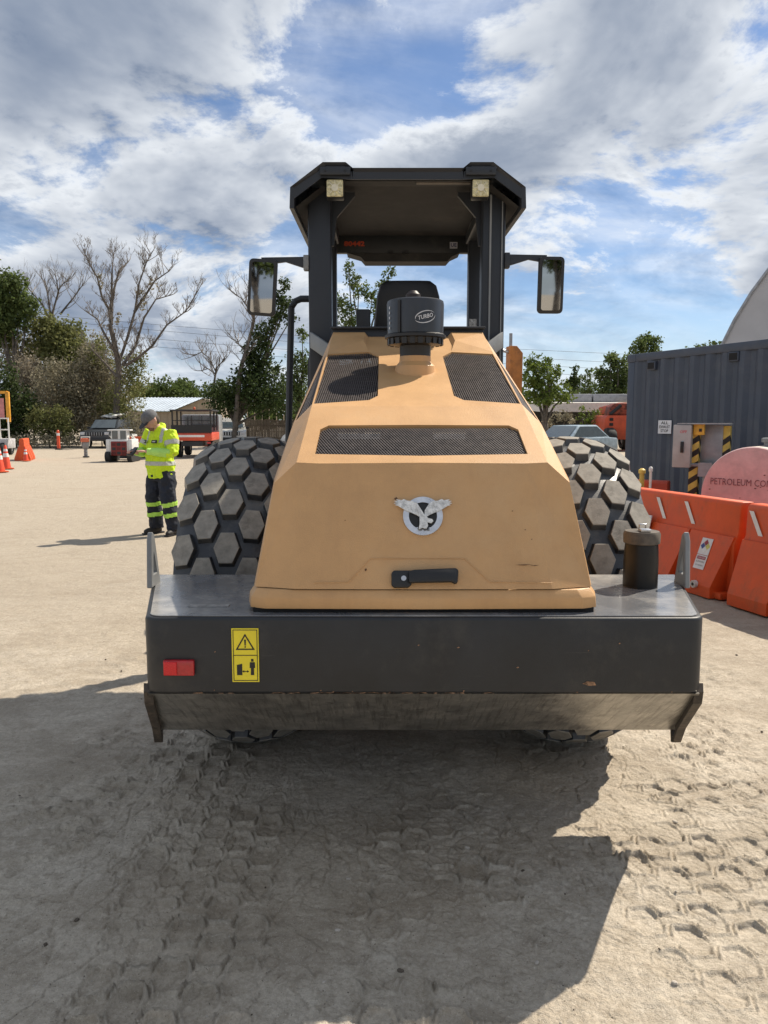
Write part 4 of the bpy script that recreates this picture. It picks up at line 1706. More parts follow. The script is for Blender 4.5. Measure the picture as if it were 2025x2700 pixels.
lettering('placard_lettering', 'FLAMMABLE', .022, M_INK, hz_, T(0, .300, 1), (1, 0, 0), up_, width=.11)
lettering('placard_lettering', 'NO SMOKING', .020, M_INK, hz_, T(0, .268, 1), (1, 0, 0), up_, width=.10)
# blank board at the far end of the row
wb = empty('white_board', b1.location + Matrix.Rotation(rzb, 3, 'Z') @ Vector((.34, -.31, .0)), rzb, 'blank white board leaning on the orange barrier beside the right tyre', 'board')
b = MB()
b.prism([(-.30, .02, .02), (.30, .02, .02), (.30, .155, .63), (-.30, .155, .63)], (0, -.012, .003))
b.build('board_panel', mat('board_white', (0.62, 0.62, 0.66), 0.45, var=.06), wb)

# pink fuel tank lying on a cradle
TA = R(44)
tc_ = at(1622, 1074, 8.0)
tank = empty('fuel_tank', (tc_.x, tc_.y, 0), -TA, 'faded pink horizontal fuel tank behind the orange barriers', 'tank')
tr, tz = .525, tc_.z
M_PINK = mat('faded_pink', (0.60, 0.40, 0.385), 0.7, var=.12, vs=3, patch=(0.47, 0.36, 0.34), ps=2.4, pr=(0.5, 0.72), bump=.001, bs=30)
b = MB()
b.lathe([(.0, -.012), (tr - .05, -.006), (tr - .01, .0), (tr, .02)], (0, 0, tz), 'Y', 56, cap=False)
tend = b.build('tank_end', M_PINK, tank, smooth=True)
b = MB()
b.lathe([(tr, .02), (tr, 1.30), (tr - .02, 1.33), (0, 1.36)], (0, 0, tz), 'Y', 56, cap=False)
b.build('tank_shell', mat('sunlit_cream', (0.66, 0.58, 0.50), 0.6, var=.08, vs=3), tank, smooth=True)  # sunlight on the tank top put into the cream shell colour
b = MB()
for yy in (.25, 1.05):
    b.box((0, yy, (tz - tr) / 2 + .06), (.8, .10, tz - tr + .12))
b.build('tank_cradle', M_DARK, tank)
b = MB()
b.lathe([(.05, tz + tr - .02), (.05, tz + tr + .04), (.075, tz + tr + .045), (.075, tz + tr + .08), (.06, tz + tr + .09)], (.06, .28, 0), 'Z', 16)
b.build('tank_cap', M_GREYST, tank, smooth=True)
lettering('tank_lettering', 'PETROLEUM CONTACT W', .10, mat('faded_print', (0.20, 0.09, 0.10), 0.7, var=.3, vs=40), tank, (.045, -.016, tz + .145), (1, 0, 0), (0, 0, 1), width=.93)
b = MB()
for k in range(16):
    a, r_ = rnd.uniform(0, 6.28), rnd.uniform(.1, .45)
    w_ = rnd.uniform(.004, .014)
    cx_, cz_ = r_ * math.cos(a), tz + r_ * math.sin(a)
    b.prism([(cx_ - w_, -.0135, cz_), (cx_, -.0135, cz_ - w_ * .5), (cx_ + w_ * 1.4, -.0135, cz_ + .002), (cx_, -.0135, cz_ + w_ * .6)], (0, -.001, 0))
o = b.build('rust_fleck', mat('rust_fleck', (0.12, 0.05, 0.04), 0.8), tank)
o['kind'] = 'stuff'

# power pedestal: disconnect box on striped posts
pb = at(1492, 1000, 9.0)
ped = empty('power_pedestal', (pb.x, pb.y, 0), R(-34), 'grey electrical disconnect box on yellow and black striped posts', 'pedestal')


def hazard_post(name, x, y, w, z1, material, parent, z0=0.0, a=0.0):
    m_ = MB()
    m_.box((x, y, (z0 + z1) / 2), (w, w, z1 - z0))
    p_ = m_.build(name, material, parent, bevel=.004)
    m_ = MB()
    z = z0 + .25
    while z < z1 - .14:
        m_.prism([(x - w / 2, y - w / 2 - .0012, z), (x + w / 2, y - w / 2 - .0012, z + .07), (x + w / 2, y - w / 2 - .0012, z + .14), (x - w / 2, y - w / 2 - .0012, z + .07)], (0, -.001, 0))
        m_.prism([(x + w / 2 + .0012, y - w / 2, z + .07), (x + w / 2 + .0012, y + w / 2, z), (x + w / 2 + .0012, y + w / 2, z + .07), (x + w / 2 + .0012, y - w / 2, z + .14)], (.001, 0, 0))
        z += .15
    s_ = m_.build('black_stripe', M_INK, p_)
    s_['kind'] = 'stuff'
    return p_


M_SAFY = mat('safety_yellow', (0.62, 0.44, 0.09), 0.55, var=.12, vs=8)
M_GALV = mat('galvanised', (0.30, 0.31, 0.33), 0.5, 0.3, var=.10)
zt_ = at(1492, 918, 9.0).z
zb_ = at(1492, 1010, 9.0).z
hazard_post('striped_post', .02, .10, .10, zt_ + .02, M_SAFY, ped)
hazard_post('striped_post', .34, .20, .09, zt_ - .01, M_SAFY, ped, z0=.0)
b = MB()
b.box((-.10, .02, (zt_ + zb_) / 2), (.20, .14, zt_ - zb_))
bx_ = b.build('disconnect_box', mat('box_grey', (0.40, 0.385, 0.37), 0.5, var=.06), ped, bevel=.008)
b = MB()
b.box((-.09, -.065, (zt_ + zb_) / 2 - .01), (.035, .03, .13))
b.build('switch_handle', M_BLACK, bx_, bevel=.006)
lettering('box_lettering', 'OFF', .045, mat('print_red', (0.5, .12, .14), .6), bx_, (-.085, -.0515, zt_ - .08), (1, 0, 0), (0, 0, 1), bold=.001)
b = MB()
b.box((.18, .17, (zt_ + zb_) / 2 + .0), (.26, .05, zt_ - zb_ + .0))
b.build('backing_panel', M_GALV, ped, bevel=.004)
b = MB()
b.box((.07, .04, zt_ - .05), (.12, .06, .13))
cb = b.build('yellow_box', mat('amber_box', (0.62, 0.36, 0.05), 0.5), ped, bevel=.006)
b = MB()
b.box((.09, .006, zt_ - .06), (.03, .01, .035))
b.build('button', M_INK, cb)
b = MB()
b.box((.16, .05, zb_ - .02), (.15, .12, .16))
b.tube([(.0, .03, zb_ + .03), (.12, .03, zb_ + .03)], .022, 8)
b.tube([(.17, .05, zb_ - .1), (.17, .05, 0)], .045, 8)
b.build('junction_box', M_GALV, ped)
b = MB()
b.box((.12, .10, zt_ + .014), (.56, .30, .012))
b.build('rain_cover', M_GALV, ped)

# small barrier and bollards between wheel and container
bb_ = at(1400, 1055, 9.6)
barrier(Vector((2.55, 9.9, 0)), rzb + R(40), 1.1, 'dull red barrier standing low behind the right tyre', stripes=(.35,), material=mat('dull_red_plastic', (0.42, 0.06, 0.025), 0.5, var=.08))
for (px, hgt, col_, nm, lb) in ((1387, 1017, 'safety_yellow', 'safety_bollard', 'short yellow post beside the container corner'), (1406, 1013, 'white_paint', 'vent_pipe', 'thin white capped pipe beside the container corner')):
    P = at(px, hgt, 9.3)
    b = MB()
    r_ = .028 if nm == 'safety_bollard' else .016
    b.tube([(0, 0, 0), (0, 0, P.z)], r_, 12)
    b.lathe([(r_ * 1.5, P.z - .03), (r_ * 1.5, P.z + .01), (r_ * .6, P.z + .03)], (0, 0, 0), 'Z', 12)
    o = b.build(nm, MATS[col_], None, smooth=True)
    o.location = (P.x, P.y, 0)
    tag(o, lb, 'bollard' if nm == 'safety_bollard' else 'pipe')

# fabric hoop building behind the container
hb = empty('fabric_dome', (20.3, 24.0, 0), R(-27), 'big pale grey fabric hoop building behind the container', 'building')
b = MB()
rings = []
for k in range(33):
    a = math.pi * k / 32
    rings.append((-10.0 * math.cos(a), 11.0 * math.sin(a) if 0 < k < 32 else 0.0))
M_FAB = mat('dome_fabric', (0.42, 0.42, 0.44), 0.7, var=.04, vs=.6)
for j in range(6):
    y0, y1 = j * 3.0, j * 3.0 + 3.0
    vs = [(x, y0 + .04, z) for x, z in rings] + [(x, y1 - .04, z) for x, z in rings]
    m_ = MB()
    m_.add(vs, [(i, i + 1, 33 + i + 1, 33 + i) for i in range(32)])
    m_.build('fabric_panel', M_FAB, hb, smooth=True)
    m_ = MB()
    m_.tube([(x * .997, y0, z * .997) for x, z in rings], .06, 6)
    m_.build('hoop', M_GALV, hb)
b = MB()
b.add([(x, .03, z) for x, z in rings], [tuple(range(33))])
b.build('end_curtain', M_FAB, hb)

# ------------------------------------------------------------------ generic wheeled vehicle pieces
M_TYRE2 = mat('vehicle_tyre', (0.02, 0.02, 0.02), 0.8)


def wheel(parent, x, y, r, w, hub=M_GREYST, name='wheel'):
    m_ = MB()
    m_.lathe([(r * .55, -w / 2), (r * .92, -w / 2), (r, -w * .3), (r, w * .3), (r * .92, w / 2), (r * .55, w / 2)], (x, y, r), 'X', 24, cap=False)
    t = m_.build(name, M_TYRE2, parent, smooth=True)
    m_ = MB()
    m_.lathe([(0, -w * .42), (r * .30, -w * .42), (r * .56, -w * .35), (r * .56, w * .35), (r * .30, w * .42), (0, w * .42)], (x, y, r), 'X', 20, cap=False)
    m_.build('hub', hub, t, smooth=True)
    return t


def side_shell(mb, prof, w, tum=0.0, ztum=99):
    """side profile (y, z) across the width; points above ztum are pulled in by tum"""
    xs = [(w / 2 - (tum * (z - ztum) if z > ztum else 0)) for y, z in prof]
    n_ = len(prof)
    mb.add([(-x, y, z) for x, (y, z) in zip(xs, prof)] + [(x, y, z) for x, (y, z) in zip(xs, prof)],
           [tuple(range(n_)), tuple(range(2 * n_ - 1, n_ - 1, -1))] + [(i, n_ + i, n_ + (i + 1) % n_, (i + 1) % n_) for i in range(n_)])


def suv(loc, rz, paint, label, cat='car', load=False, pickup=False):
    o = empty('parked_suv' if not pickup else 'pickup_truck', loc, rz, label, cat)
    w = 1.84
    b = MB()
    side_shell(b, [(-2.15, .42), (-2.2, .62), (-2.15, .98), (-1.05, 1.10), (2.1, 1.12), (2.2, .60), (2.1, .40)], w)
    body = b.build('body', paint, o, bevel=.05, seg=2)
    b = MB()
    if pickup:
        side_shell(b, [(-1.0, 1.10), (-.45, 1.78), (.55, 1.80), (.75, 1.10)], w - .06, .22, 1.1)
    else:
        side_shell(b, [(-1.0, 1.10), (-.35, 1.70), (1.75, 1.72), (2.12, 1.10)], w - .06, .22, 1.1)
    b.build('cabin', paint, o, bevel=.05, seg=2)
    b = MB()
    zt2 = 1.70
    b.add([(-.76, -.985, 1.16), (.76, -.985, 1.16), (.66, -.475, 1.645), (-.66, -.475, 1.645)], [(0, 1, 2, 3)])
    ws = b.build('windscreen', M_GLASS, o)
    ws.location = (0, -.028, .03)
    for s in (-1, 1):
        b = MB()
        b.add([(s * (w / 2 - .045), -.80, 1.16), (s * (w / 2 - .045), .5 if pickup else 1.85, 1.16), (s * (w / 2 - .145), .45 if pickup else 1.65, 1.62), (s * (w / 2 - .145), -.33, 1.62)], [(0, 1, 2, 3)])
        b.build('side_window', M_GLASS, o)
        b = MB()
        b.box((s * .74, -2.17, .86), (.26, .06, .16))
        b.build('headlight', mat('lamp_clear', (0.55, 0.56, 0.58), 0.2, coat=.4), o, bevel=.01)
        b = MB()
        b.box((s * (w / 2 + .08), -.72, 1.18), (.18, .10, .13))
        b.build('door_mirror', M_BLACK, o, bevel=.02)
        for yy in (-1.35, 1.35):
            wheel(o, s * (w / 2 - .12), yy, .37, .24)
    b = MB()
    b.box((0, -2.19, .84), (1.06, .05, .22))
    gr = b.build('front_grille', M_BLACK, o, bevel=.01)
    for k in range(7):
        b = MB()
        b.box((-.45 + k * .15, -2.222, .84), (.045, .02, .19))
        b.build('grille_bar', MATS['white_paint'] if pickup else mat('grille_grey', (.28, .29, .30), .4), gr)
    b = MB()
    b.box((0, -2.22, .52), (1.8, .14, .20))
    b.build('bumper', M_BLACK if pickup else M_DARK, o, bevel=.03)
    if load:
        b = MB()
        for s in (-1, 1):
            b.tube([(s * .62, -.2, 1.76), (s * .62, 1.5, 1.78)], .02, 6)
        for yy in (0, .7, 1.4):
            b.tube([(-.62, yy, 1.77), (.62, yy, 1.77)], .02, 6)
        b.build('roof_rack', M_BLACK, o)
    return o


M_CHARC = mat('charcoal_metallic', (0.05, 0.056, 0.062), 0.35, 0.3, var=.05, coat=.4)
sp = gnd(212, 968)
suv((sp.x, sp.y + 2.1, 0), R(-4), M_CHARC, 'charcoal parked suv with bundled white load on its roof', load=True)
b = MB()
lr = random.Random(3)
for k in range(26):
    b.ell((sp.x + lr.uniform(-.62, .62), sp.y + 2.1 + lr.uniform(-.1, 1.2), 1.84 + lr.uniform(0, .16)), (lr.uniform(.10, .26), lr.uniform(.1, .3), lr.uniform(.05, .10)), 7, 5, rot=(lr.uniform(-.4, .4), lr.uniform(-.4, .4), lr.uniform(0, 3)), mi=0 if lr.random() < .7 else 1)
o = b.build('roof_load', [mat('tarp_white', (0.62, 0.62, 0.58), 0.8, var=.1), mat('bundle_green', (.20, .22, .15), .8)], None, smooth=True)
tag(o, 'crumpled white tarpaulin bundle lashed on the suv roof', 'bundle')

# pickup front seen past the utility truck
pk = gnd(474, 968)
suv((pk.x + .15, pk.y + 3.0, 0), R(10), mat('off_white_paint', (0.60, 0.60, 0.58), 0.4, var=.04, coat=.3), 'white pickup truck parked behind the orange barriers', 'truck', pickup=True)

# compact white track loader
ld = gnd(252, 998)
lo_ = empty('compact_loader', (ld.x, ld.y + .8, 0), R(3), 'small white stand-on track loader with dark red tail panel', 'loader')
M_LW = mat('loader_white', (0.68, 0.68, 0.66), 0.45, var=.05)
b = MB()
for s in (-1, 1):
    b = MB()
    tp_ = []
    for (cy, cz, r_, a0, a1) in ((-.55, .20, .20, 90, 270), (.55, .20, .20, -90, 90)):
        for k in range(9):
            a = R(a0 + (a1 - a0) * k / 8)
            tp_.append((cy + r_ * math.cos(a), cz + r_ * math.sin(a)))
    b.prism([(s * .34, y, z) for y, z in tp_], (s * .18, 0, 0))
    tk = b.build('track', M_TYRE2, lo_)
    b = MB()
    b.box((s * .43, -.05, .62), (.16, 1.0, .52))
    b.build('side_cover', M_LW, lo_, bevel=.03)
    b = MB()
    b.tube([(s * .42, .45, 1.02), (s * .42, -.3, 1.05), (s * .40, .95, .62), (s * .38, 1.15, .30)], .05, 8)
    b.build('lift_arm', M_LW, lo_)
b = MB()
b.box((0, -.05, .55), (.70, 1.0, .62))
b.build('body', M_LW, lo_, bevel=.03)
b = MB()
b.box((0, -.565, .52), (.62, .04, .56))
tp2 = b.build('tail_panel', mat('tail_red', (0.20, 0.018, 0.014), 0.5, var=.1), lo_, bevel=.02)
for i in range(3):
    for j in range(3):
        b = MB()
        b.box((-.19 + .19 * j, -.59, .34 + .17 * i), (.14, .015, .11))
        b.build('vent_slot', M_DARK if (i + j) % 2 else mat('tail_red_dark', (0.10, 0.01, 0.01), 0.6), tp2)
b = MB()
b.box((0, -.30, 1.05), (.62, .36, .40))
b.box((0, -.30, 1.24), (.9, .40, .05))
b.build('control_tower', M_LW, lo_, bevel=.02)
for s in (-1, 1):
    b = MB()
    b.box((s * .16, -.49, 1.05), (.22, .02, .32))
    b.build('dark_window', M_GLASS, lo_)
b = MB()
b.prism([(-.52, 1.1, .05), (-.52, 1.6, .05), (-.52, 1.65, .12), (-.52, 1.15, .55)], (1.04, 0, 0))
b.build('bucket', M_DARK, lo_)

# upright rammer left standing
rp = gnd(186, 988)
rm_ = empty('trench_rammer', (rp.x, rp.y, 0), R(25), 'orange and grey trench rammer standing upright near the suv', 'rammer')
b = MB()
b.box((0, 0, .03), (.26, .34, .05))
b.build('ramming_shoe', M_DARK, rm_, bevel=.015)
b = MB()
b.lathe([(.075, .05), (.085, .15), (.07, .2), (.085, .25), (.07, .3), (.085, .35), (.075, .42)], (0, .03, 0), 'Z', 16)
b.build('bellows', M_GREYST, rm_, smooth=True)
b = MB()
b.box((0, .04, .55), (.24, .28, .28))
b.build('engine_block', mat('rammer_grey', (.25, .26, .26), .5), rm_, bevel=.03)
b = MB()
b.box((-.03, -.04, .76), (.34, .26, .16))
b.build('fuel_tank_cover', mat('rammer_orange', (0.62, 0.16, 0.08), 0.5), rm_, bevel=.04)
b = MB()
b.tube([(-.16, .12, .5), (-.18, -.15, .9), (.18, -.15, .9), (.16, .12, .5)], .018, 8)
b.build('guide_handle', M_WHITE, rm_)

# delineator posts
def delineator(px, py, label):
    P = gnd(px, py)
    o = empty('delineator_post', (P.x, P.y, 0), 0, label, 'post', 'orange delineator posts')
    m_ = MB()
    m_.lathe([(.22, 0), (.22, .04), (.10, .07)], (0, 0, 0), 'Z', 8)
    m_.build('rubber_base', M_BLACK, o)
    m_ = MB()
    m_.lathe([(.095, .06), (.075, .9), (.07, 1.05), (.03, 1.10)], (0, 0, 0), 'Z', 12)
    m_.build('tube', mat('delineator_orange', (0.72, 0.09, 0.03), 0.5), o, smooth=True)
    m_ = MB()
    m_.lathe([(.083, .78), (.081, .92)], (0, 0, 0), 'Z', 12)
    m_.build('reflective_band', M_STRIPE, o)


delineator(127, 971, 'orange delineator post standing alone on the open sand left of the suv')
delineator(518, 962, 'faded orange delineator post in front of the wooden fence')


def cone(px, py, h_, label):
    P = gnd(px, py)
    o = empty('traffic_cone', (P.x, P.y, 0), rnd.uniform(0, 1), label, 'cone', 'orange traffic cones')
    m_ = MB()
    m_.box((0, 0, .02), (h_ * .5, h_ * .5, .04))
    m_.build('cone_base', M_ORA, o, bevel=.01)
    m_ = MB()
    m_.lathe([(h_ * .19, .04), (h_ * .045, h_ * .97), (h_ * .03, h_)], (0, 0, 0), 'Z', 16)
    m_.build('cone_body', mat('cone_red_orange', (0.75, 0.075, 0.03), 0.5, var=.05), o, smooth=True)
    for (a, c_) in ((.50, .66), (.74, .84)):
        m_ = MB()
        f_ = lambda t: h_ * (.19 + (.045 - .19) * (t - .04 / h_) / (.97 - .04 / h_)) + .004
        m_.lathe([(f_(a), h_ * a), (f_(c_), h_ * c_)], (0, 0, 0), 'Z', 16, cap=False)
        m_.build('reflective_collar', M_STRIPE, o)


cone(14, 1013, .80, 'traffic cone with white collars, nearest to the left picture edge')
cone(0, 1020, .80, 'traffic cone half cut off at the left picture edge')
cone(56, 996, .55, 'short traffic cone standing against the end of the left barrier')
lb = gnd(42, 996)
barrier((lb.x, lb.y + .25, 0), R(108), 1.8, 'orange barrier seen end-on among the cones at left')
mb_ = gnd(300, 985)
barrier((mb_.x - .5, mb_.y + .3, 0), R(2), 1.8, 'orange barrier behind the man in the yellow jacket', stripes=(.1, .6))
mb2 = gnd(452, 962)
barrier((mb2.x - 1.1, mb2.y - 1.2, 0), R(4), 1.8, 'orange barrier in front of the white pickup', stripes=(.25, .8, 1.3))

# utility truck with rack and orange bed
ut = gnd(410, 990)
u_ = empty('utility_truck', (ut.x, ut.y + .9, 0), R(5), 'utility truck with black rack and orange tailgate, seen from behind', 'truck')
wU = 1.72
M_UO = mat('truck_orange', (0.60, 0.075, 0.03), 0.45, var=.06, coat=.2)
b = MB()
b.box((0, .6, .92), (wU, 2.6, .34))
b.build('cargo_bed', M_UO, u_, bevel=.02)
b = MB()
b.box((0, -.72, .90), (wU - .04, .04, .30))
tg = b.build('tailgate', M_UO, u_, bevel=.01)
b = MB()
b.box((-.05, -.745, .95), (1.2, .01, .09))
b.build('white_band', M_WHITE, tg)
b = MB()
b.box((0, -.70, 1.26), (wU, .06, .34))
b.build('mesh_guard', M_BLACK, u_)
for s in (-1, 1):
    for yy in (-.66, .5, 1.5):
        b = MB()
        b.box((s * (wU / 2 - .05), yy, 1.62), (.06, .06, .9))
        b.build('rack_post', M_BLACK, u_)
b = MB()
for x in (-.45, 0, .45):
    b.box((x, -.68, 1.62), (.035, .03, .42))
b.box((0, -.68, 1.62), (wU - .1, .03, .035))
o = b.build('rack_guard', M_BLACK, u_)
b = MB()
b.box((0, .45, 2.06), (wU + .08, 2.5, .06))
b.build('rack_roof', M_DARK, u_, bevel=.01)
b = MB()
b.lathe([(.05, 2.09), (.05, 2.18), (.03, 2.22)], (.0, .2, 0), 'Z', 12)
b.build('beacon', mat('beacon_orange', (.7, .14, .05), .4), u_)
b = MB()
b.box((0, 2.6, 1.25), (wU, 1.3, 1.3))
b.build('cab', mat('cab_grey', (.25, .26, .27), .4, coat=.3), u_, bevel=.08)
b = MB()
b.box((0, 1.94, 1.55), (wU - .3, .02, .5))
b.build('rear_window', M_GLASS, u_)
b = MB()
b.box((0, 1.0, .62), (.9, 3.4, .20))
b.build('chassis_rail', M_DARK, u_)
for s in (-1, 1):
    for yy in (.2, 2.6):
        wheel(u_, s * (wU / 2 - .16), yy, .36, .26)
    b = MB()
    b.box((s * .72, -.70, .66), (.16, .04, .08))
    b.build('tail_light', M_RED, u_)

# platform lift at the left picture edge
bl = gnd(2, 985)
bo = empty('platform_lift', (bl.x - .9, bl.y + .9, 0), R(8), 'platform lift with amber mast and pale rails at the left picture edge', 'lift')
b = MB()
b.box((0, 0, .55), (1.9, 1.1, .45))
b.build('chassis', mat('lift_grey', (.42, .41, .42), .5), bo, bevel=.03)
for s in (-1, 1):
    for yy in (-.5, .5):
        wheel(bo, s * .7, yy, .30, .2)
M_AMB = mat('amber_paint', (0.70, 0.33, 0.03), 0.45)
b = MB()
b.box((1.0, -.4, 2.25), (.16, .16, 1.4))
b.build('mast', M_AMB, bo, bevel=.02)
b = MB()
b.box((.55, -.4, 2.92), (.9, .16, .12))
b.build('mast_head', M_AMB, bo)
for x in (.3, .62, 1.0):
    b = MB()
    b.tube([(x, -.5, .7), (x, -.5, 1.75)], .035, 8)
    b.build('rail', M_WHITE, bo)
for z in (1.2, 1.72):
    b = MB()
    b.tube([(-.7, -.5, z), (1.0, -.5, z)], .03, 8)
    b.build('rail', M_WHITE, bo)
b = MB()
b.box((.45, -.48, 2.2), (.8, .04, .9))
b.build('pink_panel', mat('panel_pink', (.55, .22, .22), .5), bo)

# corrugated metal shed, its gable wall turned to the yard
sc_ = at(440, 858, 66)
sh_ = empty('metal_shed', (at(305, 900, 66).x, 66, 0), 0, 'low metal shed with pale blue corrugated roof', 'building')
M_TIN = mat('tin_roof', (0.46, 0.52, 0.58), 0.4, .3, var=.06, vs=.7)
M_TAN = mat('tan_siding', (0.36, 0.30, 0.22), 0.6, var=.05)
W = at(440, 858, 66).x - at(305, 858, 66).x
zr, ze = at(440, 858, 66).z, at(380, 886, 66).z
x_e = at(372, 886, 66).x - at(305, 858, 66).x
b = MB()
nrib = 26
for k in range(nrib):
    x0, x1 = -3 + k * (W + 3) / nrib, -3 + (k + 1) * (W + 3) / nrib
    zz_ = lambda x: zr - .1
    b.add([(x0, 8, zr + .2), (x1, 8, zr + .2), (x1 + (x_e - W) * .0, -.3, ze - .1 + (zr - ze) * max(0, (x1 - x_e) / (W - x_e))), (x0, -.3, ze - .1 + (zr - ze) * max(0, (x0 - x_e) / (W - x_e)))], [(0, 1, 2, 3)])
    b.tube([(x0, 8, zr + .22), (x0, -.3, ze - .08 + (zr - ze) * max(0, (x0 - x_e) / (W - x_e)))], .04, 4)
b.build('roof', M_TIN, sh_)
b = MB()
b.prism([(-3, 0, 0), (W + .8, 0, 0), (W + .8, 0, zr - .3), (W, 0, zr - .12), (x_e, 0, ze - .15), (-3, 0, ze - .15)], (0, 7.5, 0))
b.build('wall', M_TAN, sh_)
for k in range(24):
    b = MB()
    x = x_e - 1 + k * .62
    hh = min(ze - .2 + (zr - ze) * max(0, (x - x_e) / (W - x_e)), zr - .2)
    b.box((x, -.02, hh / 2), (.07, .05, hh))
    b.build('siding_rib', M_TAN, sh_)

# board fence behind the vine tree
fa, fb_ = at(498, 906, 50), at(640, 906, 50)
fe = empty('board_fence', ((fa.x + fb_.x) / 2, 50, 0), 0, 'weathered dark board fence under the vine covered tree', 'fence')
nb = 46
wf = (fb_.x - fa.x) / nb
pm = None
for k in range(nb):
    if pm is None:
        b = MB()
        b.box((0, 0, fa.z / 2), (wf * .9, .03, fa.z))
        pm = b.build('fence_board', mat('old_boards', (0.105, 0.085, 0.066), 0.85, var=.2, vs=2), fe)
        q_ = pm
    else:
        q_ = pm.copy()
        COL.objects.link(q_)
        q_.parent = fe
    q_.location = ((k + .5) * wf - (fb_.x - fa.x) / 2, rnd.uniform(-.01, .01), rnd.uniform(-.06, .03))
b = MB()
for z in (.5, fa.z - .4):
    b.box((0, .05, z), (fb_.x - fa.x, .05, .1))
b.build('fence_rail', MATS['old_boards'], fe)

# open shed with white roof beyond the orange handler
ra, rb = at(1168, 884, 46), at(1362, 868, 46)
cp = empty('open_shed', ((ra.x + rb.x) / 2, 46, 0), 0, 'low open shed with flat white roof at right', 'building')
wc = rb.x - ra.x
b = MB()
b.box((0, 3, (ra.z + rb.z) / 2), (wc, 6.4, rb.z - ra.z + .1), rot=(R(2), 0, 0))
b.build('roof', mat('shed_roof', (0.72, 0.68, 0.63), 0.6, var=.05), cp)
b = MB()
b.box((0, 6.0, ra.z / 2), (wc, .1, ra.z - .1))
b.build('rear_wall', mat('shed_dark', (0.05, 0.05, 0.045), 0.8), cp)
for k in range(4):
    b = MB()
    b.box((-wc / 2 + .2 + k * (wc - .4) / 3, .2, ra.z / 2), (.14, .14, ra.z - .1))
    b.build('shed_post', mat('shed_post', (.16, .13, .10), .8), cp)
for (px, w_) in ((1252, 1.9), (1330, 2.4)):
    c_ = at(px, 866, 48)
    b = MB()
    b.box((c_.x - (ra.x + rb.x) / 2, 3.2, rb.z + .30), (w_, 1.0, .5))
    b.build('roof_unit', M_GALV, cp, bevel=.04)

# orange telescopic handler half hidden by the container
YH = 41.0
th = at(1302, 950, YH)
hd_ = empty('telescopic_handler', (th.x, YH, 0), 0, 'orange telescopic handler half hidden behind the container', 'handler')
M_HO = mat('handler_orange', (0.56, 0.085, 0.03), 0.5, var=.10, vs=2, patch=(.30, .05, .02), ps=3, pr=(.55, .75))
ub = at(1302, 897, YH).z
ut_ = at(1302, 871, YH).z
b = MB()
b.prism([(.02, 0, .62), (2.2, 0, .62), (2.2, 0, ub), (.22, 0, ub), (.08, 0, ub - .25)], (0, 2.6, 0))
eb = b.build('engine_cover', M_HO, hd_, bevel=.05)
for i in range(3):
    b = MB()
    b.box((.42, -.012, ub - .22 - .26 * i), (.20, .02, .15))
    b.build('vent_slot', M_INK, eb)
b = MB()
b.prism([(.30, .2, ub), (1.6, .2, ub), (1.6, .2, ut_), (.62, .2, ut_), (.42, .2, ut_ - .18)], (0, .9, 0))
b.build('boom_pivot', mat('handler_dark', (.20, .04, .02), .6, var=.6, vs=4), hd_, bevel=.05)
b = MB()
b.tube([(.40, .15, ub + .05), (.95, .15, ut_ - .1)], .09, 10)
b.build('boom_cylinder', M_DARK, hd_)
b = MB()
b.box((1.1, 2.2, ut_ - .3), (.5, 3.6, .5), rot=(R(-3), 0, 0))
b.build('boom', M_HO, hd_, bevel=.03)
for x in (.30, 2.0):
    for yy in (-.2, 2.6):
        wheel(hd_, x, yy, .62, .5, M_GREYST)

# small saloon beyond the tyre
cb_ = at(1262, 935, 30)
cr = empty('parked_sedan', (cb_.x - .2, 31.5, 0), R(-50), 'pale blue parked car glimpsed above the right tyre', 'car')
M_CB = mat('car_pale_blue', (0.30, 0.38, 0.44), 0.35, .2, coat=.4)
b = MB()
side_shell(b, [(-2.1, .35), (-2.15, .62), (-1.0, .92), (1.3, .95), (2.1, .90), (2.15, .45), (2.0, .33)], 1.76)
b.build('body', M_CB, cr, bevel=.05)
b = MB()
side_shell(b, [(-1.05, .90), (-.30, 1.42), (.95, 1.44), (1.65, .93)], 1.62, .35, .92)
b.build('cabin', M_CB, cr, bevel=.04)
b = MB()
b.add([(-.70, -1.06, .96), (.70, -1.06, .96), (.60, -.36, 1.40), (-.60, -.36, 1.40)], [(0, 1, 2, 3)])
b.build('windscreen', M_GLASS, cr)
for s in (-1, 1):
    b = MB()
    b.add([(s * .80, -.80, .98), (s * .80, 1.45, .98), (s * .66, .90, 1.38), (s * .66, -.25, 1.38)], [(0, 1, 2, 3)])
    b.build('side_window', M_GLASS, cr)
    for yy in (-1.3, 1.3):
        wheel(cr, s * .78, yy, .32, .2)

# upright orange boom of a machine parked on the far side
ob = at(1114, 790, 13.5)
om = empty('raised_boom', (ob.x, 13.5, 0), R(12), 'upright rusty orange steel boom rising behind the hood', 'boom')
ztp = at(1114, 747, 13.5).z
b = MB()
b.prism([(-.10, 0, .3), (.12, 0, .3), (.13, 0, ztp - .12), (.02, 0, ztp), (-.10, 0, ztp)], (0, .22, 0))
b.build('boom_section', mat('rusty_orange', (0.45, 0.16, 0.03), 0.6, var=.15, vs=5, patch=(.22, .09, .03), ps=6, pr=(.55, .7)), om, bevel=.008)
b = MB()
b.tube([(-.06, .1, ztp - .1), (-.06, .1, ztp + .22)], .028, 8)
b.build('vent_stack', M_GALV, om)
b = MB()
b.tube([(-.10, .1, ztp - .45), (-.36, .1, ztp - .75)], .04, 8)
b.tube([(-.10, .1, ztp - .1), (-.40, .1, ztp - .02)], .03, 8)
b.build('hydraulic_ram', M_SILV, om)
b = MB()
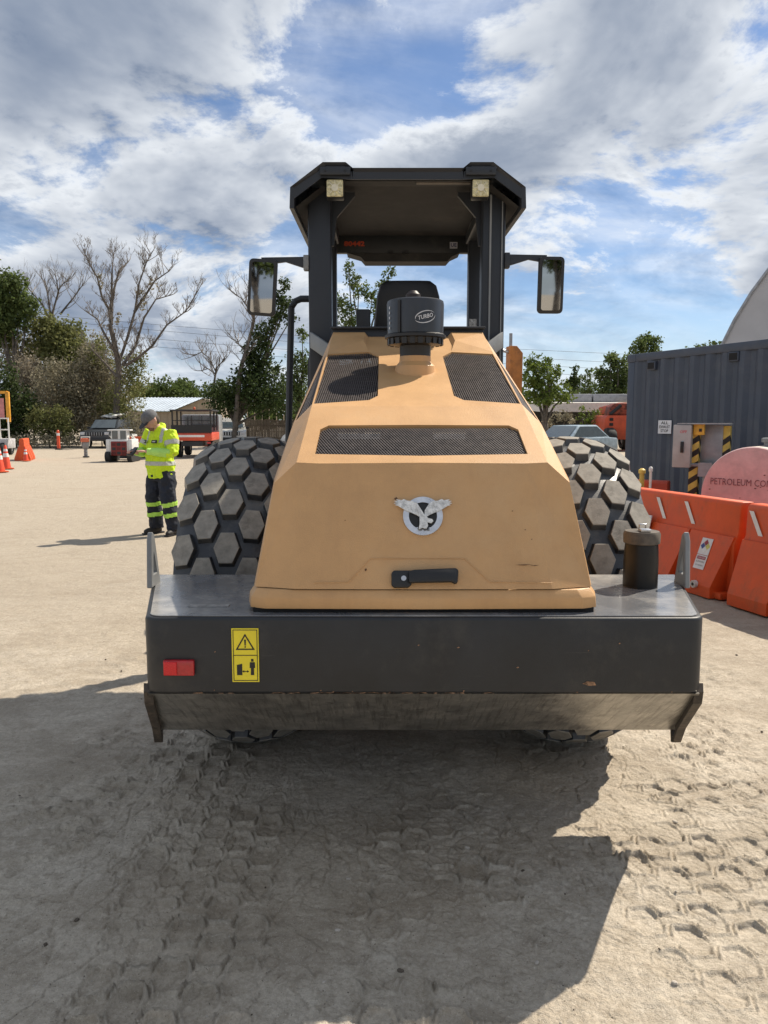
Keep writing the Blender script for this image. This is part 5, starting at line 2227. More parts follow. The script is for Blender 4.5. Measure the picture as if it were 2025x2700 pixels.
b.prism([(-.36, 0, .3), (-.16, 0, .3), (-.12, 0, ztp - .55), (-.32, 0, ztp - .5)], (0, .20, 0))
b.build('boom_link', MATS['rusty_orange'], om)
b = MB()
b.box((-.2, .1, .2), (1.0, 1.2, .4))
b.build('base_frame', M_DARK, om, bevel=.02)

# overhead wires
pw = [((-14, 75, 12.6), (40, 70, 9.6)), ((-14, 75, 12.0), (40, 70, 9.0)), ((-14, 75, 10.8), (40, 70, 8.2))]
for i, (A, B_) in enumerate([(at(300, 700, 80), at(1480, 772, 80)), (at(300, 712, 80), at(1480, 792, 80)), (at(300, 731, 80), at(1480, 806, 80)), (at(300, 748, 80), at(1480, 822, 80))]):
    pts = []
    A2 = A + (A - B_) * .6
    B2 = B_ + (B_ - A) * .6
    for k in range(41):
        t = k / 40
        p = A2.lerp(B2, t)
        pts.append((p.x, p.y, p.z - 1.6 * 4 * t * (1 - t) + 1.6 * .85))
    b = MB()
    b.tube(pts, .016, 4)
    o = b.build('overhead_wire', M_INK, None)
    tag(o, ('topmost', 'second from the top', 'third from the top', 'lowest')[i] + ' of four thin black overhead wires beyond the yard', 'wire', 'overhead wires')

# ------------------------------------------------------------------ trees
M_BARK = mat('grey_bark', (0.105, 0.090, 0.075), 0.9, var=.25, vs=4)
M_TWIG = mat('bare_twig', (0.20, 0.175, 0.15), 0.9, var=.2, vs=2)


def leaf_mat(name, c, c2, tr=.30):
    return mat(name, c, 0.65, col2=c2, vs=0.9, island=.38, trans=tr, spec=.25)


L_DARK = leaf_mat('leaf_dark', (0.026, 0.046, 0.013), (0.068, 0.098, 0.030), .35)
L_OLIVE = leaf_mat('leaf_olive', (0.115, 0.130, 0.042), (0.230, 0.235, 0.090), .42)
L_BROWN = leaf_mat('leaf_dry', (0.185, 0.170, 0.115), (0.330, 0.295, 0.205), .35)
L_PINK = leaf_mat('leaf_russet', (0.215, 0.185, 0.140), (0.330, 0.290, 0.220), .38)
L_FRESH = leaf_mat('leaf_fresh', (0.075, 0.115, 0.018), (0.170, 0.220, 0.050), .35)
L_MID = leaf_mat('leaf_mid', (0.062, 0.094, 0.026), (0.140, 0.180, 0.060), .42)


def leaves(ells, density, size, seed, clump=14):
    """ells: (center, rx, ry, rz); returns vertex and face arrays of small bent leaf quads"""
    g = np.random.default_rng(seed)
    P = []
    for c, rx, ry, rz in ells:
        n_ = max(30, int(density * math.pi * rx * rz))
        k = max(4, n_ // clump)
        d = g.normal(size=(k, 3))
        d /= np.linalg.norm(d, axis=1)[:, None]
        rad = g.random((k, 1)) ** 0.45
        cc = d * rad * np.array([rx, ry, rz])
        w = g.integers(0, k, n_)
        off_ = g.normal(size=(n_, 3)) * np.array([rx, ry, rz]) * 0.13 + g.normal(size=(n_, 3)) * size * .5
        P.append(cc[w] + off_ + np.array(c))
    P = np.concatenate(P)
    n_ = len(P)
    a = g.normal(size=(n_, 3))
    a /= np.linalg.norm(a, axis=1)[:, None]
    t = g.normal(size=(n_, 3))
    t -= (t * a).sum(1)[:, None] * a
    t /= np.linalg.norm(t, axis=1)[:, None]
    s = size * (0.40 + 1.3 * g.random((n_, 1)) ** 1.6)
    u, v = a * s * .5, t * s * .34
    V = np.stack([P - u, P + v, P + u, P - v], 1).reshape(-1, 3)
    F = np.arange(n_ * 4).reshape(-1, 4)
    return V, F


def tree(name, label, Y, ells_px, material, density=200, size=.19, trunk=None, group=None, cat='tree', depth=.85, seed=1, base=None, tr0=.16, yj=1.0, bark=None, fat=1.22):
    """ells_px: (px, py, rx, ry) outlines of leaf masses as seen at distance Y"""
    g = random.Random(seed)
    k = KP * Y / FPX
    ells = []
    for (px, py, rx, ry) in ells_px:
        c = at(px, py, Y)
        ells.append((Vector((c.x, Y + g.uniform(-yj, yj) * rx * k * .5, c.z)), rx * k * fat, max(rx * k * depth * fat, .4), ry * k * fat))
    bx = base if base is not None else sum(e[0].x for e in ells) / len(ells)
    root = empty(name, (bx, Y, 0), 0, label, cat, group)
    V, F = leaves([(tuple(c - Vector((bx, Y, 0))), a, b_, c_) for c, a, b_, c_ in ells], density, size, seed)
    cr_ = np_mesh('crown', V, F, material, False)
    cr_.parent = root
    m_ = MB()
    zc = min(e[0].z for e in ells)
    fork = Vector((0, 0, max(.6, zc * .55)))
    m_.tube([(0, 0, -.1), (g.uniform(-.1, .1), 0, fork.z * .5), fork], [tr0 * 1.3, tr0, tr0 * .8], 7)
    for c, a, b_, c_ in ells:
        e = c - Vector((bx, Y, 0))
        mid = fork.lerp(e, .5) + Vector((g.uniform(-.3, .3), g.uniform(-.3, .3), g.uniform(0, .4)))
        m_.tube([fork, mid, e], [tr0 * .55, tr0 * .32, tr0 * .12], 5)
    m_.build('trunk', bark or M_BARK, root, smooth=True)
    return root


def z6(*p):                             # points read off an enlarged crop of the left background
    return [(x / 2.9625 / 1.2207, (640 + y / 2.9625) / 1.2207, a / 3.616, c / 3.616) for x, y, a, c in p]


def z7(*p):
    return [((500 + x / 2.9625) / 1.2207, (640 + y / 2.9625) / 1.2207, a / 3.616, c / 3.616) for x, y, a, c in p]


def z4(*p):
    return [((1340 + x / 4.608) / 1.2207, (860 + y / 4.608) / 1.2207, a / 5.625, c / 5.625) for x, y, a, c in p]


GL = 'trees and scrub along the left edge of the yard'
tree('evergreen_tree', 'tall dark green tree at the left picture edge', 52, z6((90, 330, 105, 85), (40, 460, 120, 110), (190, 480, 100, 70), (50, 620, 120, 95), (150, 560, 90, 70), (-60, 500, 120, 260)), L_MID, 420, .20, group=GL, seed=11, tr0=.2)
tree('olive_tree', 'olive green bushy tree left of the bare tree', 53.5, z6((320, 650, 115, 90), (420, 760, 160, 130), (540, 730, 110, 110), (60, 740, 110, 70), (590, 880, 130, 130), (310, 830, 110, 70), (480, 930, 150, 110)), L_OLIVE, 420, .18, group=GL, seed=12)
tree('russet_shrub', 'pinkish grey twiggy shrub below the olive tree', 51, z6((230, 1000, 95, 110), (300, 1130, 120, 130), (190, 1130, 70, 80)), L_PINK, 520, .12, group=GL, seed=13, cat='shrub', tr0=.06)
tree('grey_scrub', 'grey olive scrub behind the parked suv', 50, z6((500, 1110, 180, 170), (640, 1250, 190, 160), (700, 970, 120, 150), (760, 1130, 150, 170), (560, 1380, 220, 110)), L_BROWN, 560, .13, group=GL, seed=14, cat='shrub', tr0=.08)
tree('thorny_scrub', 'tangled olive scrub around the bare trunk', 49.6, z6((1010, 1050, 120, 150), (990, 1250, 130, 160), (870, 1330, 120, 120), (1060, 930, 70, 90), (760, 860, 90, 110)), L_OLIVE, 380, .12, group=GL, seed=15, cat='shrub', tr0=.07)
tree('dark_shrub', 'dark green shrub beside the platform lift', 47.5, z6((70, 1130, 75, 180), (190, 1290, 95, 130), (60, 1350, 90, 160), (120, 1480, 110, 90)), L_DARK, 450, .16, group=GL, seed=16, cat='shrub', tr0=.06)
tree('green_shrub', 'bright green low shrub behind the delineator post', 47, z6((310, 1390, 95, 95), (450, 1400, 90, 110), (390, 1480, 150, 80)), L_OLIVE, 480, .14, group=GL, seed=17, cat='shrub', tr0=.05)
tree('dry_brush', 'dry brown brush strip along the foot of the scrub', 46.5, z6((250, 1540, 160, 45), (480, 1535, 170, 45), (1060, 1430, 90, 90), (1000, 1520, 110, 50), (1180, 1440, 60, 70)), L_BROWN, 600, .11, group=GL, seed=18, cat='shrub', tr0=.03)


tree('tall_scrub', 'tall grey brown thicket filling in behind the suv and the olive tree', 55, z6((200, 900, 150, 180), (450, 1000, 220, 220), (640, 1080, 200, 260), (780, 950, 130, 200), (330, 1250, 260, 200), (620, 1350, 260, 160), (880, 1150, 150, 220), (90, 950, 140, 150)), L_BROWN, 240, .16, group=GL, seed=19, cat='shrub', tr0=.08)


def grow(mb, p, d, ln, r, lvl, g, up=.10, nkids=(2, 4)):
    segs = 3
    pts, rs = [p.copy()], [r]
    q_ = p.copy()
    dd = d.copy()
    for i in range(segs):
        dd = (dd + Vector((g.uniform(-.22, .22), g.uniform(-.22, .22), g.uniform(-.10, .22) + up))).normalized()
        q_ = q_ + dd * ln / segs
        pts.append(q_.copy())
        rs.append(max(r * (1 - .55 * (i + 1) / segs), .006))
    mb.tube(pts, rs, 4 if r > .03 else 3, cap=False)
    if lvl <= 0:
        return
    for k in range(g.randint(*nkids)):
        t = g.uniform(.3, 1.0)
        i = min(int(t * segs), segs - 1)
        s = pts[i].lerp(pts[i + 1], t * segs - i)
        ax = Vector((g.uniform(-1, 1), g.uniform(-1, 1), g.uniform(-.2, .8))).normalized()
        nd = (dd * .75 + ax * .75).normalized()
        grow(mb, s, nd, ln * g.uniform(.45, .75), max(rs[i] * .55, .007), lvl - 1, g, up, nkids)


def bare(name, label, Y, limbs, r0, seed, lvl=3, material=None, group=GL, conv=None, moss=None, twig=.9, base_px=None):
    """limbs: polylines in crop coordinates; twigs sprout from every limb"""
    g = random.Random(seed)
    conv = conv or z6
    pl_ = []
    for L_ in limbs:
        pts = []
        for i, (x, y) in enumerate(L_):
            px, py, _, _ = conv((x, y, 0, 0))[0]
            c = at(px, py, Y)
            pts.append(Vector((c.x, Y + g.uniform(-.5, .5) * (1 if i else 0), c.z)))
        pl_.append(pts)
    bx = pl_[0][0].x
    root = empty(name, (bx, Y, 0), 0, label, 'tree', group)
    o_ = Vector((bx, Y, 0))
    m_ = MB()
    for j, pts in enumerate(pl_):
        pts = [p - o_ for p in pts]
        if j == 0:
            pts[0].z = -.1
        n_ = len(pts)
        ra = r0 if j == 0 else r0 * .50
        rs = [max(ra * (1 - .8 * i / (n_ - 1)), .03) for i in range(n_)]
        if j == 0:
            rs = [ra * (1.15 - .5 * i / (n_ - 1)) for i in range(n_)]
        m_.tube(pts, rs, 7, cap=False)
    m_.build('trunk', material or M_BARK, root, smooth=True)
    t = MB()
    for j, pts in enumerate(pl_):
        pts = [p - o_ for p in pts]
        n_ = len(pts)
        for i in range(1 if j else 2, n_):
            for k in range(g.randint(3, 6)):
                s = pts[i - 1].lerp(pts[i], g.random())
                d = (pts[i] - pts[i - 1]).normalized()
                ax = Vector((g.uniform(-1, 1), g.uniform(-1, 1), g.uniform(-.1, .7)))
                grow(t, s, (d * .6 + ax.normalized() * .8).normalized(), twig * g.uniform(.6, 1.5), .030, lvl - 1, g)
        grow(t, pts[-1], (pts[-1] - pts[-2]).normalized(), twig, .03, lvl - 1, g)
    t.build('twigs', M_TWIG, root)
    if moss:
        k = KP * Y / FPX
        ells = []
        for (px, py, a, c) in conv(*moss):
            w_ = at(px, py, Y) - o_
            ells.append((tuple(w_), a * k, a * k * .8, c * k))
        V, F = leaves(ells, 150, .14, seed)
        mo = np_mesh('moss_clump', V, F, L_BROWN, False)
        mo['kind'] = 'stuff'
        mo.parent = root
    return root


bare('bare_tree', 'tall leafless tree with spreading limbs behind the white loader', 48.5, [
    [(895, 1450), (905, 1200), (925, 980), (890, 760), (870, 640)],
    [(870, 640), (840, 520), (795, 420), (760, 270), (715, 180), (680, 80)],
    [(872, 640), (868, 430), (895, 220), (875, 90)],
    [(868, 520), (900, 380), (950, 230), (985, 130)],
    [(925, 950), (985, 720), (1050, 530), (1105, 330), (1150, 160), (1190, 70)],
    [(960, 960), (1040, 800), (1130, 590), (1230, 450), (1330, 400)],
    [(1050, 540), (1120, 400), (1210, 300), (1320, 220)],
    [(980, 960), (1080, 900), (1200, 810), (1320, 650), (1440, 530), (1560, 370)],
    [(900, 860), (820, 700), (740, 590), (640, 520)],
    [(915, 1050), (800, 930), (700, 820)],
], .20, 21, 4, twig=.62, moss=((900, 580, 45, 40), (1110, 440, 60, 90), (850, 660, 50, 40), (780, 270, 40, 60), (1190, 320, 50, 50)))
bare('bare_tree', 'smaller leafless tree behind the olive tree', 56, [
    [(420, 1400), (410, 900), (400, 600)], [(400, 620), (340, 480), (270, 400), (200, 330)], [(400, 600), (420, 440), (480, 350), (520, 270)],
    [(395, 580), (370, 420), (330, 290)], [(405, 560), (440, 380), (430, 280)], [(470, 560), (560, 420), (640, 330)]], .16, 22, 3, twig=1.0)

# vine-smothered leaning tree and its neighbours
GV = 'trees behind the wooden fence'
tree('vine_tree', 'dark vine covered tree leaning behind the grab rail', 47, z7((470, 1080, 110, 130), (540, 920, 85, 120), (560, 760, 70, 85), (630, 650, 75, 55), (710, 560, 50, 85), (745, 335, 48, 38), (690, 430, 45, 50), (420, 1180, 100, 110), (600, 1160, 160, 130), (650, 990, 65, 55), (800, 580, 40, 40), (760, 480, 40, 45), (480, 870, 60, 90), (240, 1180, 110, 90), (300, 1280, 130, 70), (660, 1260, 170, 80)),
     L_DARK, 480, .15, group=GV, seed=31, base=at((500 + 360 / 2.9625) / 1.2207, 900, 47).x, tr0=.2)
bare('bare_snag', 'thin leaning bare snag rising beside the vine covered tree', 46.6, [
    [(330, 1250), (400, 1010), (445, 850), (480, 660), (505, 590)], [(505, 590), (470, 520), (400, 430), (350, 400)], [(500, 600), (520, 470), (450, 350)], [(445, 850), (395, 800), (370, 750)]], .13, 32, 3, group=GV, conv=z7, twig=.8)
bare('bare_shrub_tree', 'drooping bare shrub left of the vine covered tree', 48, [
    [(180, 1250), (190, 1080), (200, 980)], [(200, 1000), (150, 900), (80, 850), (20, 880)], [(200, 990), (250, 930), (270, 900)], [(195, 1020), (130, 980), (90, 1000)]], .08, 33, 3, group=GV, conv=z7, twig=.8)
tree('leafy_tree', 'loose leafy tree seen between the canopy posts', 45, z7((1240, 200, 36, 45), (1265, 290, 60, 55), (1320, 370, 70, 60), (1170, 470, 60, 80), (1130, 600, 60, 90), (1250, 560, 50, 90), (1430, 400, 55, 60), (1560, 230, 42, 40), (1520, 330, 60, 50), (1290, 640, 90, 60), (1480, 520, 70, 60)), L_MID, 360, .14, group=GV, seed=34)
tree('leafy_tree', 'green leafy tree between grab rails and left canopy post', 49, z7((880, 720, 40, 55), (890, 950, 60, 90), (820, 880, 55, 60), (820, 1080, 90, 110), (900, 1180, 80, 100), (760, 1150, 70, 90)), L_MID, 400, .15, group=GV, seed=35)

# far hedge line
hs = MB()
V, F = leaves([((at(295 + 14 * k, 838, 105).x + rnd.uniform(-1, 1), 105 + rnd.uniform(-3, 3), at(300, 838 + rnd.uniform(-6, 8), 105).z - 1.2), 1.6, 1.6, 1.7 + rnd.uniform(-.4, .6)) for k in range(14)], 120, .38, 41)
V2, F2 = leaves([((-70 + 7.0 * k + rnd.uniform(-2, 2), 118 + rnd.uniform(-5, 5), 2.6 + rnd.uniform(-.3, .8)), 5.2, 3.5, 2.9) for k in range(26)], 26, .8, 42)
V = np.concatenate([V, V2])
F = np.concatenate([F, F2 + (len(V) - len(V2))])
o = np_mesh('far_wood', V, F, leaf_mat('leaf_far', (0.070, 0.105, 0.025), (0.130, 0.170, 0.050)), False)
tag(o, 'distant line of light green woodland closing the yard', 'woodland', kind='stuff')

GRT = 'trees beyond the right side of the yard'
tree('light_tree', 'light green tree right of the upright orange boom', 40, z4((300, 450, 115, 95), (430, 600, 160, 120), (280, 690, 130, 120), (560, 800, 190, 110), (380, 890, 150, 80), (600, 540, 45, 55), (460, 440, 70, 70), (700, 850, 90, 60)), L_FRESH, 480, .15, group=GRT, seed=51)
tree('pine_tree', 'dark narrow pine between the two right hand trees', 62, z4((815, 560, 28, 60), (820, 660, 60, 70), (830, 760, 75, 60), (740, 690, 45, 60)), L_DARK, 380, .20, group=GRT, seed=52)
tree('thin_tree', 'thin greyish tree beside the dark pine', 58, z4((960, 600, 55, 70), (980, 720, 80, 80), (950, 840, 110, 80)), L_MID, 300, .17, group=GRT, seed=53)
tree('broad_tree', 'broad dark tree against the left end of the container', 52, z4((1250, 640, 130, 110), (1320, 440, 105, 95), (1200, 800, 150, 110), (1120, 560, 80, 60), (1400, 620, 120, 160), (1370, 820, 120, 120), (1240, 420, 60, 60)), L_MID, 440, .18, group=GRT, seed=54)
tree('round_tree', 'round topped tree showing above the container roof', 56, z4((1590, 280, 95, 95), (1700, 200, 110, 110), (1780, 260, 90, 90), (1560, 380, 90, 80)), L_MID, 380, .18, group=GRT, seed=55)
tree('low_shrub', 'bright green shrub in front of the open shed', 43, z4((1060, 1110, 85, 85), (900, 1060, 70, 60), (960, 1170, 110, 70)), L_FRESH, 260, .13, group=GRT, seed=56, cat='shrub', tr0=.05)
tree('grey_shrub', 'grey green shrub left of the bright shrub at the shed', 43.5, z4((620, 1090, 100, 80), (760, 1130, 80, 70), (520, 1180, 110, 70)), L_BROWN, 230, .13, group=GRT, seed=57, cat='shrub', tr0=.05)
tree('far_treetop', 'small treetop peeking over the container roof near the dome', 60, [(1512, 752, 20, 10), (1542, 748, 14, 9)], L_MID, 240, .2, group=GRT, seed=58)
# trees on the other side of the yard, seen only in the mirrors
for k, (x, y, sc_) in enumerate(((-16, -30, 1.2), (-7, -34, 1.0), (3, -31, 1.3), (12, -33, 1.1), (20, -28, 1.2))):
    c_ = copy_tree([o_ for o_ in bpy.data.objects if o_.name == 'broad_tree'][0])
    c_.location = (x, y, 0)
    c_.scale = (sc_, sc_, sc_)
    c_.rotation_euler = (0, 0, k * 1.3)
    c_['label'] = ('far left', 'left', 'middle', 'right', 'far right')[k] + ' dark tree of the row reflected in the mirrors'
    c_['group'] = 'trees reflected in the mirrors'

# ------------------------------------------------------------------ the man in the yellow jacket
M_SKIN = mat('skin', (0.52, 0.29, 0.22), 0.55, var=.08, vs=12)
M_HIVIS = mat('hi_vis_yellow', (0.58, 0.80, 0.012), 0.7, var=.05, vs=9, patch=(0.36, 0.46, 0.03), ps=9, pr=(.55, .72), bump=.030, bs=9)
M_SLEEVE = mat('lime_sleeve', (0.42, 0.72, 0.16), 0.7, var=.06, bump=.006, bs=14)
M_NAVY = mat('navy_cloth', (0.010, 0.014, 0.026), 0.8, var=.3, vs=5, bump=.025, bs=8)
M_REFL = mat('reflective_band', (0.46, 0.47, 0.43), 0.45, var=.08, vs=30)
M_LIME = mat('lime_band', (0.45, 0.76, 0.10), 0.6, var=.06)
MP = gnd(352, 1153)
man = empty('person', (MP.x, MP.y, 0), R(-34), 'person in yellow hi-vis jacket and grey cap looking down at a phone', 'person')


def remesh(mb, name, material, parent, vox=.011, smooth_n=4, fold=None):
    me = bpy.data.meshes.new(name)
    me.from_pydata([tuple(p) for p in mb.v], [], mb.f)
    bm = bmesh.new()
    bm.from_mesh(me)
    bmesh.ops.recalc_face_normals(bm, faces=bm.faces)
    bm.to_mesh(me)
    bm.free()
    ob = bpy.data.objects.new(name, me)
    COL.objects.link(ob)
    rm = ob.modifiers.new('r', 'REMESH')
    rm.mode = 'VOXEL'
    rm.voxel_size = vox
    if fold:
        tx = bpy.data.textures.new('folds', 'CLOUDS')
        tx.noise_scale = fold[1]
        tx.noise_depth = 2
        dm = ob.modifiers.new('d', 'DISPLACE')
        dm.texture = tx
        dm.strength = fold[0]
        dm.mid_level = .5
    sm = ob.modifiers.new('s', 'SMOOTH')
    sm.iterations = smooth_n
    sm.factor = .5
    dg = bpy.context.evaluated_depsgraph_get()
    m2 = bpy.data.meshes.new_from_object(ob.evaluated_get(dg))
    m2.name = name
    bpy.data.objects.remove(ob)
    bpy.data.meshes.remove(me)
    m2.materials.clear()
    m2.materials.append(material)
    m2.polygons.foreach_set('use_smooth', [True] * len(m2.polygons))
    o = bpy.data.objects.new(name, m2)
    COL.objects.link(o)
    o.parent = parent
    return o


def orings(spec, n=18):
    """horizontal oval rings: (x, y, z, rx, ry)"""
    return [[(x + rx * math.cos(2 * math.pi * k / n), y + ry * math.sin(2 * math.pi * k / n), z) for k in range(n)] for x, y, z, rx, ry in spec]


HIP_L, HIP_R = Vector((.105, .01, .93)), Vector((-.105, .01, .93))
KN_L, KN_R = Vector((.175, -.03, .50)), Vector((-.120, -.05, .50))
AN_L, AN_R = Vector((.215, .03, .09)), Vector((-.125, .0, .09))
SH_L, SH_R = Vector((.205, .02, 1.44)), Vector((-.205, .02, 1.44))
EL_L, EL_R = Vector((.315, -.03, 1.155)), Vector((-.300, -.06, 1.165))
WR_L, WR_R = Vector((.045, -.285, 1.185)), Vector((-.115, -.315, 1.165))
HEAD = Vector((-.01, -.135, 1.615))
# body under the clothes: one continuous surface with face, ears, hands
b = MB()
b.loft(orings([(0, 0, .86, .15, .11), (0, 0, 1.0, .16, .12), (0, 0, 1.2, .17, .12), (0, 0, 1.38, .17, .10), (0, -.01, 1.46, .12, .08), (0, -.03, 1.5, .07, .07)]))
b.tube([(0, -.02, 1.44), (0, -.06, 1.52), tuple(HEAD - Vector((0, -.02, .06)))], [.075, .066, .062], 14)
for hp_, kn_, an_ in ((HIP_L, KN_L, AN_L), (HIP_R, KN_R, AN_R)):
    b.tube([hp_, kn_, an_], [.085, .055, .04], 12)
for sh, el, wr in ((SH_L, EL_L, WR_L), (SH_R, EL_R, WR_R)):
    b.tube([sh, el], [.055, .042], 12)
    b.tube([el, wr], [.042, .028], 12)
tilt = (R(38), 0, R(-12))
HM = Euler(tilt).to_matrix()
hpnt = lambda x, y, z: HEAD + HM @ (Vector((x, y, z)) * 1.10)
b.ell(HEAD, (.086, .106, .122), 20, 14, rot=tilt)
b.ell(hpnt(0, -.045, -.062), (.056, .052, .058), 14, 10, rot=tilt)
b.ell(hpnt(0, -.105, -.018), (.013, .018, .026), 10, 8, rot=tilt)
for s in (-1, 1):
    b.ell(hpnt(s * .079, .012, -.012), (.010, .020, .032), 10, 8, rot=tilt)
    b.ell(hpnt(s * .034, -.078, .010), (.017, .014, .008), 8, 6, rot=tilt)
b.ell(hpnt(0, -.088, -.068), (.024, .013, .009), 8, 6, rot=tilt)


def hand(wr, el, s, holdpt):
    """palm and five bent fingers closing round the phone"""
    fwd = (holdpt - wr).normalized()
    side = Vector((0, 0, 1)).cross(fwd).normalized() * s
    upv = fwd.cross(side).normalized() * s
    palm = wr + fwd * .052
    e_ = fwd.to_track_quat('Y', 'Z').to_euler()
    b.ell(palm, (.040, .055, .018), 12, 8, rot=(e_.x, e_.y, e_.z))
    for k, (u, ln) in enumerate(((-.030, .060), (-.010, .072), (.011, .068), (.030, .054))):
        r0 = palm + fwd * .040 + side * u
        k1 = r0 + fwd * ln * .55 + upv * .004
        k2 = k1 + fwd * ln * .18 - upv * .024
        k3 = k2 - fwd * ln * .22 - upv * .018
        b.tube([r0, k1, k2, k3], [.0098, .0095, .0088, .0075], 8)
    t0 = palm - fwd * .012 + side * (-.030)
    b.tube([t0, t0 + side * -.022 + fwd * .024 + upv * .012, t0 + side * -.012 + fwd * .058 + upv * .016], [.0115, .0105, .0085], 8)


PHONE = Vector((-.085, -.395, 1.19))
hand(WR_L, EL_L, 1, PHONE + Vector((.02, 0, 0)))
hand(WR_R, EL_R, -1, PHONE + Vector((-.03, .0, -.01)))
remesh(b, 'body', M_SKIN, man, .0075, 3)
# face details
for s in (-1, 1):
    m_ = MB()
    m_.ell(hpnt(s * .033, -.094, .002), (.012, .006, .007), 10, 6, rot=tilt)
    m_.build('eye', mat('eye_dark', (.05, .035, .03), .3), man, smooth=True)
m_ = MB()
m_.ell(hpnt(0, -.062, -.085), (.050, .046, .040), 14, 10, rot=tilt)
m_.ell(hpnt(0, -.097, -.056), (.026, .010, .006), 8, 6, rot=tilt)
m_.build('beard', mat('stubble', (0.20, 0.11, 0.075), 0.8, var=.15, vs=80), man, smooth=True)
m_ = MB()
m_.ell(hpnt(0, .03, -.02), (.0805, .085, .095), 18, 12, rot=tilt)
m_.build('hair', mat('dark_hair', (0.06, 0.045, 0.035), 0.8), man, smooth=True)
# jacket: torso and upper sleeves
b = MB()
b.loft(orings([(0, .0, .80, .215, .165), (0, 0, .86, .222, .17), (0, -.005, 1.0, .226, .178), (0, -.01, 1.14, .224, .172), (0, 0, 1.28, .222, .155), (0, .01, 1.40, .212, .130), (0, .005, 1.47, .150, .10), (0, -.015, 1.515, .095, .085)], 24))
for sh, el in ((SH_L, EL_L), (SH_R, EL_R)):
    b.tube([sh - (el - sh) * .05, sh.lerp(el, .5), el, el + (el - sh).normalized() * .02], [.094, .088, .076, .070], 14)
for el, wr in ((EL_L, WR_L), (EL_R, WR_R)):
    b.tube([el, el.lerp(wr, .25)], [.076, .070], 14)
b.tube([(0, -.0, 1.49), (0, -.035, 1.535)], [.100, .088], 16)
jk = remesh(b, 'jacket', M_HIVIS, man, .011, 2, (.050, .085))
b = MB()
for el, wr in ((EL_L, WR_L), (EL_R, WR_R)):
    b.tube([el.lerp(wr, .12), el.lerp(wr, .5), el.lerp(wr, .96)], [.070, .062, .047], 14)
fs_ = [remesh(b, 'forearm_sleeves', M_SLEEVE, man, .009, 2, (.022, .05))]


def band_from(src, cond, name, material, parent, d=.005):
    """strip cut from a garment, lifted a few millimetres off it"""
    me = src.data
    keep, vid, V, F = {}, {}, [], []
    for p in me.polygons:
        if cond(p.center, p.normal):
            ids = []
            for i in p.vertices:
                if i not in vid:
                    v = me.vertices[i]
                    vid[i] = len(V)
                    V.append(tuple(v.co + v.normal * d))
                ids.append(vid[i])
            F.append(tuple(ids))
    m_ = MB()
    m_.add(V, F)
    return m_.build(name, material, parent, smooth=True)


intorso = lambda c: (c.x / .262) ** 2 + ((c.y) / .205) ** 2 < 1.0
band_from(jk, lambda c, n_: .985 < c.z < 1.04 and intorso(c), 'waist_band', M_REFL, man)


def along(a, c_, p):
    d = (c_ - a)
    return (p - a).dot(d) / d.length_squared, ((p - a) - d * ((p - a).dot(d) / d.length_squared)).length


for sh, el in ((SH_L, EL_L), (SH_R, EL_R)):
    band_from(jk, lambda c, n_: .42 < along(sh, el, c)[0] < .62 and along(sh, el, c)[1] < .105 and abs(c.x) > .185, 'sleeve_band', M_REFL, man)
for s in (-1, 1):
    band_from(jk, lambda c, n_: 1.30 < c.z < 1.50 and abs(c.x - s * .135) < .024 and abs(c.x) < .19, 'shoulder_band', M_REFL, man, .004)
# chest patches
for (x, w_) in ((.085, .085), (-.115, .07)):
    m_ = MB()
    m_.box((x, -.168 if x > 0 else -.160, 1.315), (w_, .014, .045), rot=(R(-12), 0, R(18 if x > 0 else -22)))
    pt = m_.build('chest_patch', mat('patch_black', (.012, .014, .012), .6), man, bevel=.004)
    m_ = MB()
    m_.box((x, -.177 if x > 0 else -.169, 1.316), (w_ * .55, .004, .016), rot=(R(-12), 0, R(18 if x > 0 else -22)))
    m_.build('patch_print', mat('patch_grey', (.45, .47, .45), .6), pt)
# trousers
b = MB()
b.loft(orings([(0, .0, .98, .195, .148), (0, 0, .90, .205, .158), (0, .005, .82, .208, .155), (0, .005, .76, .20, .14)], 20))
for hp_, kn_, an_ in ((HIP_L, KN_L, AN_L), (HIP_R, KN_R, AN_R)):
    b.tube([hp_ - Vector((0, 0, .05)), hp_.lerp(kn_, .4), kn_, kn_.lerp(an_, .5), an_ - Vector((0, 0, .01))], [.128, .126, .112, .102, .096], 16)
trs = remesh(b, 'trousers', M_NAVY, man, .011, 2, (.045, .09))
for kn_, an_ in ((KN_L, AN_L), (KN_R, AN_R)):
    for (t0, t1) in ((.08, .22), (.44, .58)):
        band_from(trs, lambda c, n_: t0 < along(kn_, an_, c)[0] < t1 and along(kn_, an_, c)[1] < .14, 'shin_band', M_LIME, man)
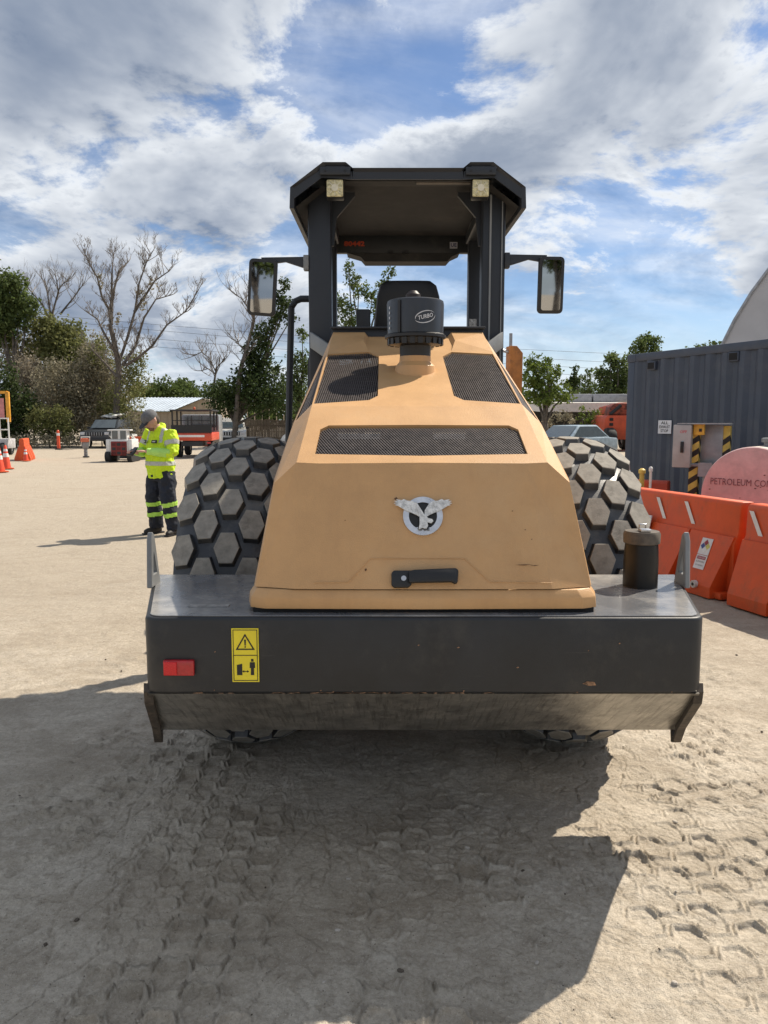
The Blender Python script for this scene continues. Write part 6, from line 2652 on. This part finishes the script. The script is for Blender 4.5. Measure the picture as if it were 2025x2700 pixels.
# boots
for an_, rz in ((AN_L, R(18)), (AN_R, R(-8))):
    b = MB()
    mz = Matrix.Rotation(rz, 3, 'Z')
    P = lambda x, y, z: tuple(Vector((an_.x, an_.y, 0)) + mz @ Vector((x, y, z)))
    b.tube([P(0, .0, .14), P(0, .0, .06)], [.055, .058], 12)
    b.tube([P(0, .06, .045), P(0, -.05, .050), P(0, -.15, .040), P(0, -.20, .034)], [.045, .052, .046, .030], 12)
    bt = remesh(b, 'boot', mat('boot_black', (.018, .016, .015), .6), man, .009, 3)
    m_ = MB()
    m_.prism([P(-.045, .10, 0), P(.045, .10, 0), P(.052, -.10, 0), P(.035, -.225, 0), P(-.035, -.225, 0), P(-.052, -.10, 0)], (0, 0, .022))
    m_.build('boot_sole', M_BLACK, bt, bevel=.006)
# cap with dark peak
m_ = MB()
n_ = 24
rings = []
for (z, k) in ((.018, 1.02), (.05, 1.03), (.085, .93), (.112, .70), (.126, .36), (.130, .05)):
    rings.append([hpnt(.086 * k * math.cos(2 * math.pi * i / n_), .004 + .106 * k * math.sin(2 * math.pi * i / n_), z) for i in range(n_)])
m_.loft(rings)
cp_ = m_.build('cap', mat('cap_grey', (0.115, 0.118, 0.125), 0.85, var=.12, vs=30, bump=.002, bs=200), man, smooth=True)
m_ = MB()
pts = []
for i in range(9):
    a = math.pi + math.pi * i / 8
    pts.append((.080 * math.cos(a), -.075 + .115 * math.sin(a)))
m_.prism([hpnt(x, y, .026 - .10 * (x * x) / .08 - (abs(y) - .08) * .22) for x, y in pts], HM @ Vector((0, 0, .006)))
m_.build('cap_peak', mat('peak_black', (.015, .015, .018), .7), cp_)
# phone in hand (a thing of its own)
ph = MB()
ph.box((0, 0, 0), (.078, .012, .155), rot=(R(-50), 0, 0))
ph.box((.0, -.02, -.02), (.11, .03, .12), rot=(R(-50), 0, 0))
po_ = ph.build('mobile_phone', M_BLACK, None, bevel=.004)
po_.location = man.location + Matrix.Rotation(R(-34), 3, 'Z') @ PHONE
po_.rotation_euler = (0, 0, R(-34))
tag(po_, 'black phone held in both hands of the man', 'phone')
